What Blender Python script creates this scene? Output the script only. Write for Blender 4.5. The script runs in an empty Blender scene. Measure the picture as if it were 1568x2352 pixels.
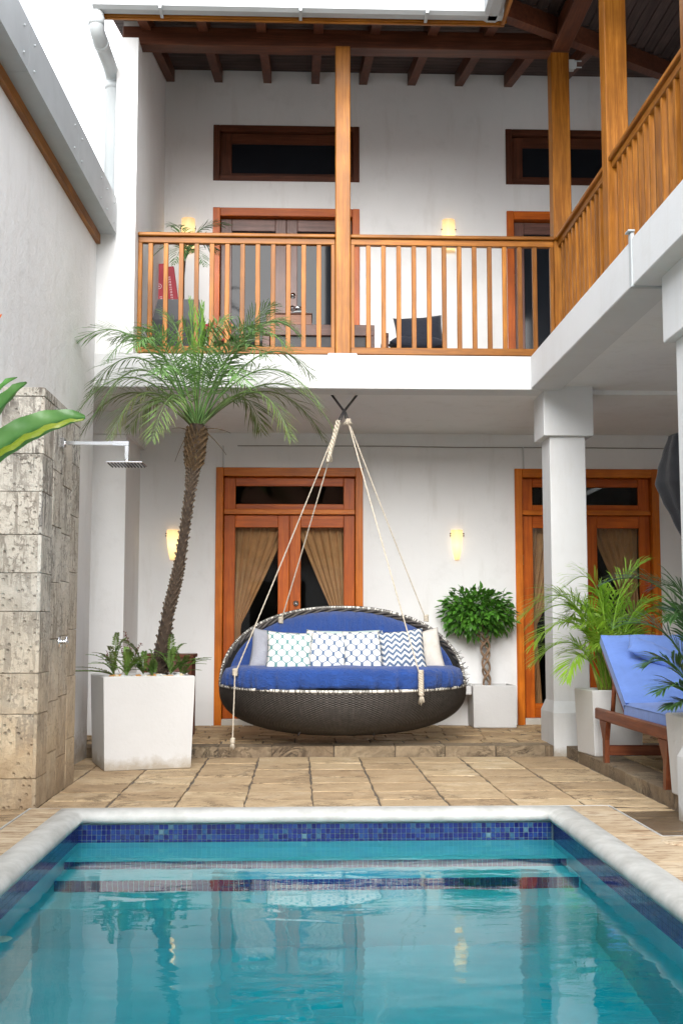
import bpy, math, random
from mathutils import Vector, Matrix, Euler

scene = bpy.context.scene
R = math.radians
random.seed(7)

# ------------------------------------------------------------------ camera
CAM_H = 1.03
F_PX = 2724.0                       # focal length in pixels of a 1568 x 2352 frame
YAW, PITCH = math.atan(98 / F_PX), math.atan(261 / F_PX)
cam_d = bpy.data.cameras.new('camera')
cam_d.sensor_fit = 'VERTICAL'; cam_d.sensor_height = 36.0; cam_d.sensor_width = 24.0
cam_d.lens = F_PX / 2352 * 36.0
cam_d.clip_start = 0.05; cam_d.clip_end = 2000
cam = bpy.data.objects.new('camera', cam_d)
scene.collection.objects.link(cam)
cam.location = (0, 0, CAM_H)
cam.rotation_euler = (R(90) + PITCH, 0, -YAW)
scene.camera = cam

# ------------------------------------------------------------------ sky, sun, exposure
SUN_EL, SUN_AZ = R(27), R(185)      # azimuth measured clockwise from +Y
world = bpy.data.worlds.new('World'); scene.world = world; world.use_nodes = True
wn = world.node_tree; wn.nodes.clear()
sky = wn.nodes.new('ShaderNodeTexSky'); sky.sky_type = 'NISHITA'; sky.sun_disc = False
sky.sun_elevation = SUN_EL; sky.sun_rotation = SUN_AZ
sky.air_density = 1.0; sky.dust_density = 2.0; sky.ozone_density = 1.0
hs = wn.nodes.new('ShaderNodeHueSaturation'); hs.inputs['Saturation'].default_value = 0.20
bg = wn.nodes.new('ShaderNodeBackground'); bg.inputs['Strength'].default_value = 0.15
wo = wn.nodes.new('ShaderNodeOutputWorld')
# an even overcast deck veils the clear sky
veil = wn.nodes.new('ShaderNodeMix'); veil.data_type = 'RGBA'; veil.inputs[0].default_value = .8; veil.inputs[7].default_value = (3.0, 3.15, 3.4, 1)
wn.links.new(sky.outputs[0], hs.inputs['Color']); wn.links.new(hs.outputs[0], veil.inputs[6]); wn.links.new(veil.outputs[2], bg.inputs['Color'])
wn.links.new(bg.outputs[0], wo.inputs['Surface'])
sun_d = bpy.data.lights.new('sun', 'SUN'); sun_d.energy = 1.35; sun_d.angle = R(46); sun_d.color = (1, .975, .94)
sun = bpy.data.objects.new('sun', sun_d); scene.collection.objects.link(sun)
sd = Vector((math.sin(SUN_AZ) * math.cos(SUN_EL), math.cos(SUN_AZ) * math.cos(SUN_EL), math.sin(SUN_EL)))
sun.rotation_euler = sd.to_track_quat('Z', 'Y').to_euler()
sun.location = (0, 0, 30)
vs = scene.view_settings
vs.view_transform = 'Standard'; vs.look = 'None'; vs.gamma = 1.0; vs.use_curve_mapping = False
vs.exposure = 2.38
scene.cycles.use_denoising = True
scene.cycles.max_bounces = 14; scene.cycles.diffuse_bounces = 6; scene.cycles.glossy_bounces = 5
scene.cycles.transmission_bounces = 8; scene.cycles.transparent_max_bounces = 16
scene.cycles.sample_clamp_indirect = 8.0

# ------------------------------------------------------------------ pixel to world (photo measurements)
_fw = Vector((math.sin(YAW) * math.cos(PITCH), math.cos(YAW) * math.cos(PITCH), math.sin(PITCH)))
_rt = Vector((math.cos(YAW), -math.sin(YAW), 0)); _up = _rt.cross(_fw)
def _ray(x, y): return _fw * F_PX + _rt * (x - 784) - _up * (y - 1176)
def at(x, y, Y):
    d = _ray(x, y); return Vector((0, 0, CAM_H)) + d * (Y / d.y)
def atz(x, y, Z):
    d = _ray(x, y); return Vector((0, 0, CAM_H)) + d * ((Z - CAM_H) / d.z)

# ------------------------------------------------------------------ helpers
BASE = {}
def link(o): scene.collection.objects.link(o)
def tag(o, label=None, cat=None, group=None, kind=None):
    if label: o['label'] = label
    if cat: o['category'] = cat
    if group: o['group'] = group
    if kind: o['kind'] = kind
    return o
def thing(name, label, cat, loc=(0, 0, 0), group=None, kind=None):
    o = bpy.data.objects.new(name, None); link(o); o.location = loc
    o.empty_display_size = .1
    BASE[o] = Vector(loc)
    return tag(o, label, cat, group, kind)
def make(name, mesh, mat=None, parent=None, base=(0, 0, 0)):
    o = bpy.data.objects.new(name, mesh); link(o)
    if mat is not None and len(mesh.materials) == 0: mesh.materials.append(mat)
    if parent is not None: o.parent = parent
    BASE[o] = BASE[parent] if parent is not None else Vector(base)
    if parent is None: o.location = base
    return o
class MB:
    """collects shapes given in world coordinates; build() links them as one mesh"""
    def __init__(s): s.v = []; s.f = []; s.sm = []
    def add(s, v, f, smooth=False):
        n = len(s.v); s.v += [tuple(p) for p in v]
        s.f += [tuple(i + n for i in q) for q in f]; s.sm += [smooth] * len(f); return s
    def box(s, x0, x1, y0, y1, z0, z1):
        v = [(x, y, z) for z in (z0, z1) for y in (y0, y1) for x in (x0, x1)]
        return s.add(v, [(0, 2, 3, 1), (4, 5, 7, 6), (0, 1, 5, 4), (2, 6, 7, 3), (0, 4, 6, 2), (1, 3, 7, 5)])
    def bbox(s, x0, x1, y0, y1, z0, z1, b=.004, M=None):
        """chamfered box, 44 triangles"""
        b = min(b, (x1 - x0) * .3, (y1 - y0) * .3, (z1 - z0) * .3)
        X = (x0, x1); Y = (y0, y1); Z = (z0, z1); v = []; idx = {}
        for i in (0, 1):
            for j in (0, 1):
                for k in (0, 1):
                    dx, dy, dz = (b if i == 0 else -b), (b if j == 0 else -b), (b if k == 0 else -b)
                    for a, p in enumerate(((X[i], Y[j] + dy, Z[k] + dz), (X[i] + dx, Y[j], Z[k] + dz), (X[i] + dx, Y[j] + dy, Z[k]))):
                        idx[i, j, k, a] = len(v); v.append(p)
        f = []
        for i in (0, 1): f.append([idx[i, 0, 0, 0], idx[i, 0, 1, 0], idx[i, 1, 1, 0], idx[i, 1, 0, 0]][::1 if i == 0 else -1])
        for j in (0, 1): f.append([idx[0, j, 0, 1], idx[1, j, 0, 1], idx[1, j, 1, 1], idx[0, j, 1, 1]][::1 if j == 0 else -1])
        for k in (0, 1): f.append([idx[0, 0, k, 2], idx[0, 1, k, 2], idx[1, 1, k, 2], idx[1, 0, k, 2]][::1 if k == 0 else -1])
        for i in (0, 1):
            for j in (0, 1):
                q = [idx[i, j, 0, 0], idx[i, j, 0, 1], idx[i, j, 1, 1], idx[i, j, 1, 0]]; f.append(q[::1 if (i == j) else -1])
        for i in (0, 1):
            for k in (0, 1):
                q = [idx[i, 0, k, 0], idx[i, 1, k, 0], idx[i, 1, k, 2], idx[i, 0, k, 2]]; f.append(q[::1 if (i != k) else -1])
        for j in (0, 1):
            for k in (0, 1):
                q = [idx[0, j, k, 1], idx[1, j, k, 1], idx[1, j, k, 2], idx[0, j, k, 2]]; f.append(q[::1 if (j == k) else -1])
        for i in (0, 1):
            for j in (0, 1):
                for k in (0, 1):
                    q = [idx[i, j, k, 0], idx[i, j, k, 1], idx[i, j, k, 2]]; f.append(q[::1 if ((i + j + k) % 2 == 1) else -1])
        if M is not None: v = [M @ Vector(p) for p in v]
        return s.add(v, f)
    def tube(s, pts, r, n=8, cap=True, smooth=True, closed=False):
        pts = [Vector(p) for p in pts]; m = len(pts)
        rs = r if hasattr(r, '__len__') else [r] * m
        up = None; v = []; f = []
        for i, p in enumerate(pts):
            if closed: t = pts[(i + 1) % m] - pts[i - 1]
            else: t = pts[min(i + 1, m - 1)] - pts[max(i - 1, 0)]
            t = t.normalized() if t.length > 1e-9 else Vector((0, 0, 1))
            if up is None:
                up = Vector((0, 0, 1)) if abs(t.z) < .9 else Vector((1, 0, 0))
            a = up - t * up.dot(t)
            if a.length < 1e-6: a = Vector((1, 0, 0)) - t * t.x
            a.normalize(); up = a; b = t.cross(a)
            for k in range(n):
                w = 2 * math.pi * k / n
                v.append(p + (a * math.cos(w) + b * math.sin(w)) * rs[i])
        for i in range(m if closed else m - 1):
            j = (i + 1) % m
            for k in range(n):
                f.append((i * n + k, i * n + (k + 1) % n, j * n + (k + 1) % n, j * n + k))
        if cap and not closed:
            f.append(tuple(range(n - 1, -1, -1))); f.append(tuple(range((m - 1) * n, m * n)))
        return s.add(v, f, smooth)
    def lathe(s, c, prof, n=24, a0=0, a1=2 * math.pi, smooth=True):
        c = Vector(c); v = []; f = []; full = abs(a1 - a0 - 2 * math.pi) < 1e-6; m = n if full else n + 1
        for r, z in prof:
            for k in range(m):
                w = a0 + (a1 - a0) * k / n; v.append((c.x + r * math.cos(w), c.y + r * math.sin(w), c.z + z))
        for i in range(len(prof) - 1):
            for k in range(n):
                f.append((i * m + k, i * m + (k + 1) % m, (i + 1) * m + (k + 1) % m, (i + 1) * m + k))
        return s.add(v, f, smooth)
    def grid(s, P, smooth=True, closed_u=False):
        """P[i][j] points"""
        a, b = len(P), len(P[0]); v = [p for row in P for p in row]; f = []
        for i in range(a if closed_u else a - 1):
            for j in range(b - 1):
                k = (i + 1) % a
                f.append((i * b + j, k * b + j, k * b + j + 1, i * b + j + 1))
        return s.add(v, f, smooth)
    def mesh(s, name, base=(0, 0, 0)):
        b = Vector(base); me = bpy.data.meshes.new(name)
        me.from_pydata([Vector(p) - b for p in s.v], [], s.f)
        me.polygons.foreach_set('use_smooth', s.sm); me.update(); return me
    def build(s, name, mat, parent=None, base=None, kind=None):
        b = BASE[parent] if parent is not None else Vector(base or (0, 0, 0))
        o = make(name, s.mesh(name, b), mat, parent, b)
        if kind: o['kind'] = kind
        return o
def wall_mesh(x0, x1, z0, z1, y0, y1, holes):
    """wall in the XZ plane with rectangular openings (x0,x1,z0,z1)"""
    xs = sorted({x0, x1} | {h[0] for h in holes} | {h[1] for h in holes})
    zs = sorted({z0, z1} | {h[2] for h in holes} | {h[3] for h in holes})
    def solid(i, k):
        if i < 0 or k < 0 or i >= len(xs) - 1 or k >= len(zs) - 1: return False
        cx, cz = (xs[i] + xs[i + 1]) / 2, (zs[k] + zs[k + 1]) / 2
        return not any(h[0] < cx < h[1] and h[2] < cz < h[3] for h in holes)
    m = MB()
    for i in range(len(xs) - 1):
        for k in range(len(zs) - 1):
            if not solid(i, k): continue
            a, b, c, d = xs[i], xs[i + 1], zs[k], zs[k + 1]
            m.add([(a, y0, c), (b, y0, c), (b, y0, d), (a, y0, d)], [(0, 1, 2, 3)])
            m.add([(a, y1, c), (b, y1, c), (b, y1, d), (a, y1, d)], [(3, 2, 1, 0)])
            if not solid(i - 1, k): m.add([(a, y0, c), (a, y0, d), (a, y1, d), (a, y1, c)], [(0, 1, 2, 3)])
            if not solid(i + 1, k): m.add([(b, y0, c), (b, y0, d), (b, y1, d), (b, y1, c)], [(3, 2, 1, 0)])
            if not solid(i, k - 1): m.add([(a, y0, c), (b, y0, c), (b, y1, c), (a, y1, c)], [(3, 2, 1, 0)])
            if not solid(i, k + 1): m.add([(a, y0, d), (b, y0, d), (b, y1, d), (a, y1, d)], [(0, 1, 2, 3)])
    return m
def copy_tree(o, parent=None, loc=None):
    c = o.copy(); link(c)
    if parent is not None: c.parent = parent
    for ch in list(o.children): copy_tree(ch, c)
    if loc is not None: c.location = loc
    return c

# ------------------------------------------------------------------ materials
class NT:
    def __init__(s, name):
        s.m = bpy.data.materials.new(name); s.m.use_nodes = True; s.t = s.m.node_tree; s.t.nodes.clear()
        s.out = s.n('ShaderNodeOutputMaterial')
    def n(s, typ, **kw):
        x = s.t.nodes.new(typ)
        for k, v in kw.items():
            if hasattr(x, k): setattr(x, k, v)
            else: s.set(x, k, v)
        return x
    def set(s, x, k, v):
        key = k.replace('_', ' ')
        if key not in x.inputs: key = k
        i = x.inputs[key] if not isinstance(k, int) else x.inputs[k]
        if hasattr(v, 'is_linked') or hasattr(v, 'links'): s.t.links.new(v, i)
        else: i.default_value = v
    def l(s, a, b): s.t.links.new(a, b)
    def math(s, op, a, b=None, c=None, clamp=False):
        x = s.n('ShaderNodeMath', operation=op); x.use_clamp = clamp
        for i, q in enumerate((a, b, c)):
            if q is None: continue
            if hasattr(q, 'links'): s.l(q, x.inputs[i])
            else: x.inputs[i].default_value = q
        return x.outputs[0]
    def ramp(s, fac, stops, mode='LINEAR'):
        x = s.n('ShaderNodeValToRGB'); x.color_ramp.interpolation = mode
        e = x.color_ramp.elements
        while len(e) < len(stops): e.new(.5)
        for i, (p, c) in enumerate(stops):
            e[i].position = p; e[i].color = (*c, 1) if len(c) == 3 else c
        s.l(fac, x.inputs[0]); return x.outputs[0]
    def mix(s, fac, a, b, blend='MIX'):
        x = s.n('ShaderNodeMix', data_type='RGBA', blend_type=blend)
        for i, q in ((0, fac), (6, a), (7, b)):
            if hasattr(q, 'links'): s.l(q, x.inputs[i])
            elif i == 0: x.inputs[0].default_value = q
            else: x.inputs[i].default_value = (*q, 1)
        return x.outputs[2]
    def pos(s): return s.n('ShaderNodeNewGeometry').outputs['Position']
    def obj(s): return s.n('ShaderNodeTexCoord').outputs['Object']
    def rnd(s): return s.n('ShaderNodeObjectInfo').outputs['Random']
    def scaled(s, vec, sc, rnd=0):
        x = s.n('ShaderNodeMapping'); s.l(vec, x.inputs[0]); x.inputs['Scale'].default_value = sc
        if rnd:
            c = s.n('ShaderNodeCombineXYZ'); r = s.math('MULTIPLY', s.rnd(), rnd)
            for i in range(3): s.l(r, c.inputs[i])
            s.l(c.outputs[0], x.inputs['Location'])
        return x.outputs[0]
    def noise(s, vec, scale, detail=4, rough=.55, dist=0):
        x = s.n('ShaderNodeTexNoise'); s.l(vec, x.inputs['Vector'])
        x.inputs['Scale'].default_value = scale; x.inputs['Detail'].default_value = detail
        x.inputs['Roughness'].default_value = rough; x.inputs['Distortion'].default_value = dist
        return x.outputs[0]
    def voro(s, vec, scale, feature='F1', out=0):
        x = s.n('ShaderNodeTexVoronoi', feature=feature); s.l(vec, x.inputs['Vector']); x.inputs['Scale'].default_value = scale
        return x.outputs[out]
    def bump(s, h, strength=.3, dist=.01, nrm=None):
        x = s.n('ShaderNodeBump'); s.l(h, x.inputs['Height']); x.inputs['Strength'].default_value = strength
        x.inputs['Distance'].default_value = dist
        if nrm is not None: s.l(nrm, x.inputs['Normal'])
        return x.outputs[0]
    def bsdf(s, color, rough=.5, normal=None, **kw):
        x = s.n('ShaderNodeBsdfPrincipled')
        if hasattr(color, 'links'): s.l(color, x.inputs['Base Color'])
        else: x.inputs['Base Color'].default_value = (*color, 1)
        if hasattr(rough, 'links'): s.l(rough, x.inputs['Roughness'])
        else: x.inputs['Roughness'].default_value = rough
        if normal is not None: s.l(normal, x.inputs['Normal'])
        for k, v in kw.items():
            i = x.inputs[k.replace('_', ' ')]
            if hasattr(v, 'links'): s.l(v, i)
            else: i.default_value = v
        return x
    def done(s, sh):
        s.l(sh.outputs[0], s.out.inputs['Surface']); return s.m

def m_plain(name, col, rough=.6, var=.12, scale=6, bump=0, bscale=60, **kw):
    t = NT(name); p = t.obj()
    n = t.noise(t.scaled(p, (1, 1, 1), 30), scale, 5)
    c = t.ramp(n, [(.3, [x * (1 - var) for x in col]), (.7, [min(1, x * (1 + var)) for x in col])])
    nr = t.bump(t.noise(p, bscale, 3), bump, .004) if bump else None
    return t.done(t.bsdf(c, rough, nr, **kw))
def m_stucco(name, col=(.77, .77, .765), rough_scale=90, strength=.25, dirt=.3, splash=0):
    t = NT(name); p = t.pos()
    big = t.noise(p, .9, 5); mid = t.noise(t.scaled(p, (3, 3, .5)), 2.2, 6, .65); blot = t.noise(p, 3.1, 7, .68)
    c = t.ramp(big, [(.35, [x * .93 for x in col]), (.65, col)])
    c = t.mix(t.ramp(mid, [(.55, (0, 0, 0)), (.8, (dirt, dirt, dirt))]), c, (.46, .43, .38))
    c = t.mix(t.ramp(blot, [(.56, (0, 0, 0)), (.74, (dirt * .8, dirt * .8, dirt * .8))]), c, (.5, .49, .47))
    if splash:
        sep = t.n('ShaderNodeSeparateXYZ'); t.l(p, sep.inputs[0])
        g = t.math('ADD', t.math('MULTIPLY', sep.outputs[2], 1 / splash), t.math('MULTIPLY', t.math('SUBTRACT', t.noise(p, 11, 6, .7), .5), 1.6))
        c = t.mix(t.ramp(g, [(.1, (.75, .75, .75)), (.75, (0, 0, 0))]), c, (.30, .24, .16))
    fine = t.noise(p, rough_scale, 4, .6); lump = t.noise(p, 7, 3)
    h = t.math('ADD', t.math('MULTIPLY', fine, .35), lump)
    return t.done(t.bsdf(c, .85, t.bump(h, strength, .012)))
def m_wood(name, axis, a, b, rough=.45, coat=.08, gs=1.0, spread=.5):
    """grain runs along axis 0/1/2; each piece differs"""
    t = NT(name); sc = [28 * gs] * 3; sc[axis] = 1.6 * gs
    v = t.scaled(t.obj(), sc, 40)
    n1 = t.noise(v, 1.0, 8, .62, .8); n2 = t.noise(t.scaled(t.obj(), [x * 4 for x in sc], 40), 1.0, 3, .7)
    big = t.noise(t.scaled(t.obj(), (1, 1, 1), 90), 3.5, 3)
    g = t.math('ADD', t.math('MULTIPLY', n1, .7), t.math('MULTIPLY', n2, .3))
    c = t.ramp(g, [(.32, [x * .62 for x in a]), (.47, a), (.62, b)])
    c = t.mix(t.ramp(big, [(.35, (0, 0, 0)), (.7, (.55, .55, .55))]), c, [x * .55 for x in a])
    k = t.math('ADD', t.math('MULTIPLY', t.rnd(), spread), 1 - spread * .5)
    cc = t.n('ShaderNodeVectorMath', operation='SCALE'); t.l(c, cc.inputs[0]); t.l(k, cc.inputs['Scale'])
    return t.done(t.bsdf(cc.outputs[0], t.math('ADD', t.math('MULTIPLY', n2, .25), rough - .1), t.bump(g, .12, .002), Coat_Weight=coat, Coat_Roughness=.25, Specular_IOR_Level=.22))
STUCCO = m_stucco('white_stucco', splash=.10)
STUCCO_ROUGH = m_stucco('rough_white_stucco', (.77, .765, .755), 55, .75, .28, .35)
PAINT = m_stucco('white_masonry_paint', (.62, .625, .625), 70, .22, .32, .10)
PLANTER = m_stucco('planter_render', (.58, .575, .565), 45, .4, .25, .13)
RW_A, RW_B = (.255, .086, .005), (.40, .155, .018)
RAIL = [m_wood('balcony_wood_%s' % 'xyz'[i], i, RW_A, RW_B) for i in range(3)]
DOOR = [m_wood('door_wood_%s' % 'xyz'[i], i, (.44, .085, .003), (.58, .135, .006), .4, .12, spread=.25) for i in range(3)]
FRAMEW = [m_wood('frame_wood_%s' % 'xyz'[i], i, (.55, .135, .005), (.68, .20, .012), .4, .12, spread=.2) for i in range(3)]
DARK_SHADED_W = [m_wood('dark_and_shaded_wood_%s' % 'xyz'[i], i, (.085, .026, .012), (.14, .045, .02), .5, .05, spread=.3) for i in range(3)]  # dark wood; on the header beams it is balcony wood with shade painted in
UPDOOR = [m_wood('upper_door_wood_%s' % 'xyz'[i], i, (.13, .06, .045), (.19, .09, .07), .4, .2, spread=.2) for i in range(3)]
TEAK = [m_wood('teak_%s' % 'xyz'[i], i, (.15, .04, .016), (.24, .075, .03), .4, .25, spread=.2) for i in range(3)]
CEIL = m_wood('roof_planks', 0, (.05, .033, .03), (.085, .058, .05), .7, 0, spread=.4)
CEILY = m_wood('roof_planks_y', 1, (.05, .033, .03), (.085, .058, .05), .7, 0, spread=.4)
METALW = m_plain('painted_white_metal', (.40, .43, .44), .45, .05, 3)
GUTTERM = m_plain('gutter_grey', (.36, .38, .39), .5, .07, 5)
CHROME = m_plain('chrome', (.75, .77, .8), .12, .03, 5, Metallic=1.0)
BLACK = m_plain('black_iron', (.03, .028, .03), .5, .2, 20)
def m_glass():
    t = NT('window_glass'); lw = t.n('ShaderNodeFresnel'); lw.inputs['IOR'].default_value = 1.26
    tr = t.n('ShaderNodeBsdfTransparent'); tr.inputs[0].default_value = (.9, .91, .9, 1)
    gl = t.n('ShaderNodeBsdfGlossy'); gl.inputs['Roughness'].default_value = .01
    mx = t.n('ShaderNodeMixShader'); t.l(lw.outputs[0], mx.inputs[0]); t.l(tr.outputs[0], mx.inputs[1]); t.l(gl.outputs[0], mx.inputs[2])
    return t.done(mx)
GLASS = m_glass()
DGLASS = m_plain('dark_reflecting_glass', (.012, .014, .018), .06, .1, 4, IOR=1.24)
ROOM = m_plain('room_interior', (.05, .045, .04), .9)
def m_slab(name, a, b, dark, rough=.78):
    """layered sandstone: flaked bedding edges, stains, a different tone for each stone"""
    t = NT(name); p = t.pos(); o = t.scaled(p, (1, 1, 1), 25)
    n = t.noise(o, 4.5, 8, .7, .5); fine = t.noise(o, 55, 6, .75)
    c = t.ramp(n, [(.28, [x * .8 for x in a]), (.5, a), (.72, b)])
    c = t.mix(t.math('MULTIPLY', t.rnd(), .65), c, [a[0] * .58, a[1] * .5, a[2] * .45])
    c = t.mix(t.ramp(fine, [(.35, (.3, .3, .3)), (.6, (0, 0, 0))]), c, dark)
    bed = t.noise(t.scaled(p, (3.2, 5.0, 4), 25), 1.0, 9, .76, 2.4)
    e = t.math('ABSOLUTE', t.math('SUBTRACT', bed, .47)); cr = t.ramp(e, [(.006, (1, 1, 1)), (.028, (0, 0, 0))])
    gate = t.ramp(t.noise(o, 2.2, 4), [(.48, (0, 0, 0)), (.58, (1, 1, 1))]); cr = t.math('MULTIPLY', cr, gate)
    c = t.mix(t.math('MULTIPLY', cr, .85), c, [x * .45 for x in dark])
    st = t.ramp(t.noise(p, 1.3, 6, .7), [(.54, (0, 0, 0)), (.72, (.6, .6, .6))]); c = t.mix(st, c, [x * .9 for x in dark])
    h = t.math('SUBTRACT', t.math('ADD', t.math('MULTIPLY', t.ramp(bed, [(.44, (0, 0, 0)), (.5, (1, 1, 1))]), .5), t.math('MULTIPLY', fine, .5)), t.math('MULTIPLY', cr, .8))
    return t.done(t.bsdf(c, rough, t.bump(h, .6, .012)))
SLAB = m_slab('sandstone_slab', (.60, .45, .27), (.74, .61, .42), (.24, .15, .075))
PAVER = m_slab('sandstone_paver', (.52, .37, .20), (.66, .50, .31), (.20, .12, .055))
WETSLAB = m_slab('wet_sandstone', (.17, .12, .07), (.24, .18, .11), (.06, .04, .02), .22)
KERB = m_slab('kerb_stone', (.28, .21, .13), (.42, .33, .21), (.07, .05, .035))
GROUT = m_plain('mortar', (.12, .095, .07), .95, .3, 12, .4)
def m_coral():
    t = NT('coral_stone'); p = t.pos(); o = t.scaled(p, (1, 1, 1), 17)
    n = t.noise(o, 3, 6, .62, .6)
    sep = t.n('ShaderNodeSeparateXYZ'); t.l(p, sep.inputs[0])
    hz = t.math('DIVIDE', sep.outputs[2], 2.4)
    warm = t.ramp(n, [(.3, (.40, .27, .15)), (.55, (.58, .45, .29)), (.75, (.66, .56, .40))])
    cool = t.ramp(n, [(.3, (.40, .38, .33)), (.55, (.57, .54, .48)), (.75, (.66, .63, .57))])
    c = t.mix(t.ramp(t.math('ADD', hz, t.math('MULTIPLY', t.noise(p, 1.5, 3), .5)), [(.35, (0, 0, 0)), (.75, (1, 1, 1))]), warm, cool)
    strk = t.noise(t.scaled(p, (26, 26, 3.2), 9), 1, 7, .7, .6)
    blot = t.noise(o, 30, 5, .7, .6); vor = t.voro(o, 24)
    d1 = t.ramp(strk, [(.49, (0, 0, 0)), (.56, (1, 1, 1))]); d2 = t.ramp(blot, [(.53, (0, 0, 0)), (.57, (1, 1, 1))])
    patch = t.ramp(t.noise(o, 3.4, 4, .6), [(.36, (0, 0, 0)), (.56, (1, 1, 1))])
    up = t.ramp(hz, [(.1, (.4, .4, .4)), (.9, (.95, .95, .95))])
    dk = t.math('MULTIPLY', t.math('MULTIPLY', t.math('MAXIMUM', d1, d2), patch), up)
    c = t.mix(dk, c, (.085, .08, .075))
    pits = t.ramp(vor, [(.12, (1, 1, 1)), (.25, (0, 0, 0))])
    c = t.mix(t.math('MULTIPLY', pits, t.math('MULTIPLY', patch, .5)), c, (.12, .10, .08))
    low = t.ramp(t.math('ADD', hz, t.math('MULTIPLY', t.noise(p, 9, 5), .22)), [(.08, (.7, .7, .7)), (.26, (0, 0, 0))])
    c = t.mix(low, c, (.18, .11, .05))
    c = t.mix(t.math('MULTIPLY', t.rnd(), .3), c, (.45, .37, .27))
    h = t.math('SUBTRACT', t.math('MULTIPLY', t.noise(o, 30, 6, .7), .8), t.math('MULTIPLY', pits, .6))
    return t.done(t.bsdf(c, .85, t.bump(h, .9, .02)))
CORAL = m_coral()
def m_trav(along):
    t = NT('travertine_deck_%d' % along); p = t.pos(); sc = [30, 30, 30]; sc[0] = 7
    o = t.scaled(p, (1, 1, 1), 12)
    n = t.noise(o, 4, 6, .6, .4); st = t.noise(t.scaled(p, sc, 12), 1, 7, .7, .8)
    c = t.ramp(n, [(.3, (.36, .26, .16)), (.55, (.47, .37, .25)), (.75, (.54, .46, .34))])
    c = t.mix(t.ramp(st, [(.50, (0, 0, 0)), (.62, (.9, .9, .9))]), c, (.20, .11, .05))
    h = t.math('MULTIPLY', t.ramp(st, [(.54, (1, 1, 1)), (.66, (0, 0, 0))]), 1)
    return t.done(t.bsdf(c, .7, t.bump(h, .4, .006)))
TRAV = m_trav(0)
COPE = m_plain('coping_plaster', (.70, .69, .64), .55, .09, 5, .3, 70)
def m_coping():
    t = NT('white_coping'); p = t.pos(); sep = t.n('ShaderNodeSeparateXYZ'); t.l(p, sep.inputs[0])
    g = t.math('ADD', sep.outputs[2], t.math('MULTIPLY', t.noise(p, 12, 5), .05))
    alg = t.ramp(g, [(.0, (.6, .6, .6)), (.03, (0, 0, 0))])
    n = t.noise(p, 9, 6, .6)
    c = t.ramp(n, [(.3, (.33, .33, .31)), (.65, (.47, .47, .45))])
    c = t.mix(alg, c, (.36, .41, .33))
    return t.done(t.bsdf(c, .5, t.bump(t.noise(p, 70, 4), .3, .004)))
COPE = m_coping()
def m_tile():
    t = NT('pool_mosaic'); r = t.rnd()
    c = t.ramp(r, [(0, (.006, .008, .07)), (.35, (.008, .013, .11)), (.65, (.009, .022, .135)), (.88, (.012, .04, .15)), (.97, (.02, .07, .14)), (1, (.08, .16, .2))])
    return t.done(t.bsdf(c, .12, None, Coat_Weight=.4))
def m_tile_bulk():
    t = NT('pool_mosaic_bulk'); p = t.pos()
    x = t.n('ShaderNodeTexWhiteNoise'); x.noise_dimensions = '3D'
    fl = t.n('ShaderNodeVectorMath', operation='FLOOR'); t.l(t.scaled(p, (40, 40, 40)), fl.inputs[0]); t.l(fl.outputs[0], x.inputs['Vector'])
    c = t.ramp(x.outputs['Value'], [(0, (.006, .008, .07)), (.3, (.008, .013, .11)), (.6, (.009, .022, .135)), (.9, (.012, .04, .15)), (1, (.02, .07, .14))])
    return t.done(t.bsdf(c, .15))
TILE, TILEB = m_tile(), m_tile_bulk()
TGROUT = m_plain('tile_grout', (.10, .16, .18), .9, .1)
def m_plaster():
    t = NT('pool_plaster'); p = t.pos(); n = t.noise(p, 5, 6, .6)
    c = t.ramp(n, [(.3, (.06, .48, .54)), (.7, (.09, .55, .60))])
    return t.done(t.bsdf(c, .8))
PLAST = m_plaster()
def m_water():
    t = NT('pool_water'); p = t.pos()
    lo = t.noise(t.scaled(p, (1.0, 1.6, 1)), 1.0, 2, .5, .3); mid = t.noise(t.scaled(p, (2.6, 5.0, 1)), 1.0, 1.5, .45, .5)
    fine = t.noise(t.scaled(p, (7, 17, 1)), 1.0, 3, .55, .6)
    msk = t.ramp(t.noise(t.scaled(p, (.7, 1.2, 1)), 1.0, 2), [(.45, (.12, .12, .12)), (.62, (1, 1, 1))])
    h = t.math('ADD', t.math('ADD', t.math('MULTIPLY', lo, .25), t.math('MULTIPLY', mid, .26)), t.math('MULTIPLY', t.math('MULTIPLY', fine, msk), .13))
    nr = t.bump(h, .2, .05)
    g = t.n('ShaderNodeBsdfGlass'); g.inputs['IOR'].default_value = 1.40; g.inputs['Roughness'].default_value = 0.0
    t.l(nr, g.inputs['Normal'])
    va = t.n('ShaderNodeVolumeAbsorption'); va.inputs['Color'].default_value = (.0, .86, .90, 1); va.inputs['Density'].default_value = .8
    t.l(va.outputs[0], t.out.inputs['Volume'])
    return t.done(g)
WATER = m_water()
EARTH = m_plain('earth', (.16, .13, .10), .95, .3, 3)

# ---------------------------------------------------------------- ground sheet with the pool left open
PX0, PX1, PY0, PY1 = -1.155, 1.36, 0.9, 6.40
m = MB(); g0 = -.06; big = 400
for (a, b, c, d) in ((-big, PX0 - .3, -big, big), (PX1 + .3, big, -big, big), (PX0 - .3, PX1 + .3, PY1 + .2, big), (PX0 - .3, PX1 + .3, -big, PY0 - .3)):
    m.add([(a, c, g0), (b, c, g0), (b, d, g0), (a, d, g0)], [(0, 1, 2, 3)])
tag(m.build('ground', EARTH), 'bare earth ground under and around the courtyard', kind='structure')

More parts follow.
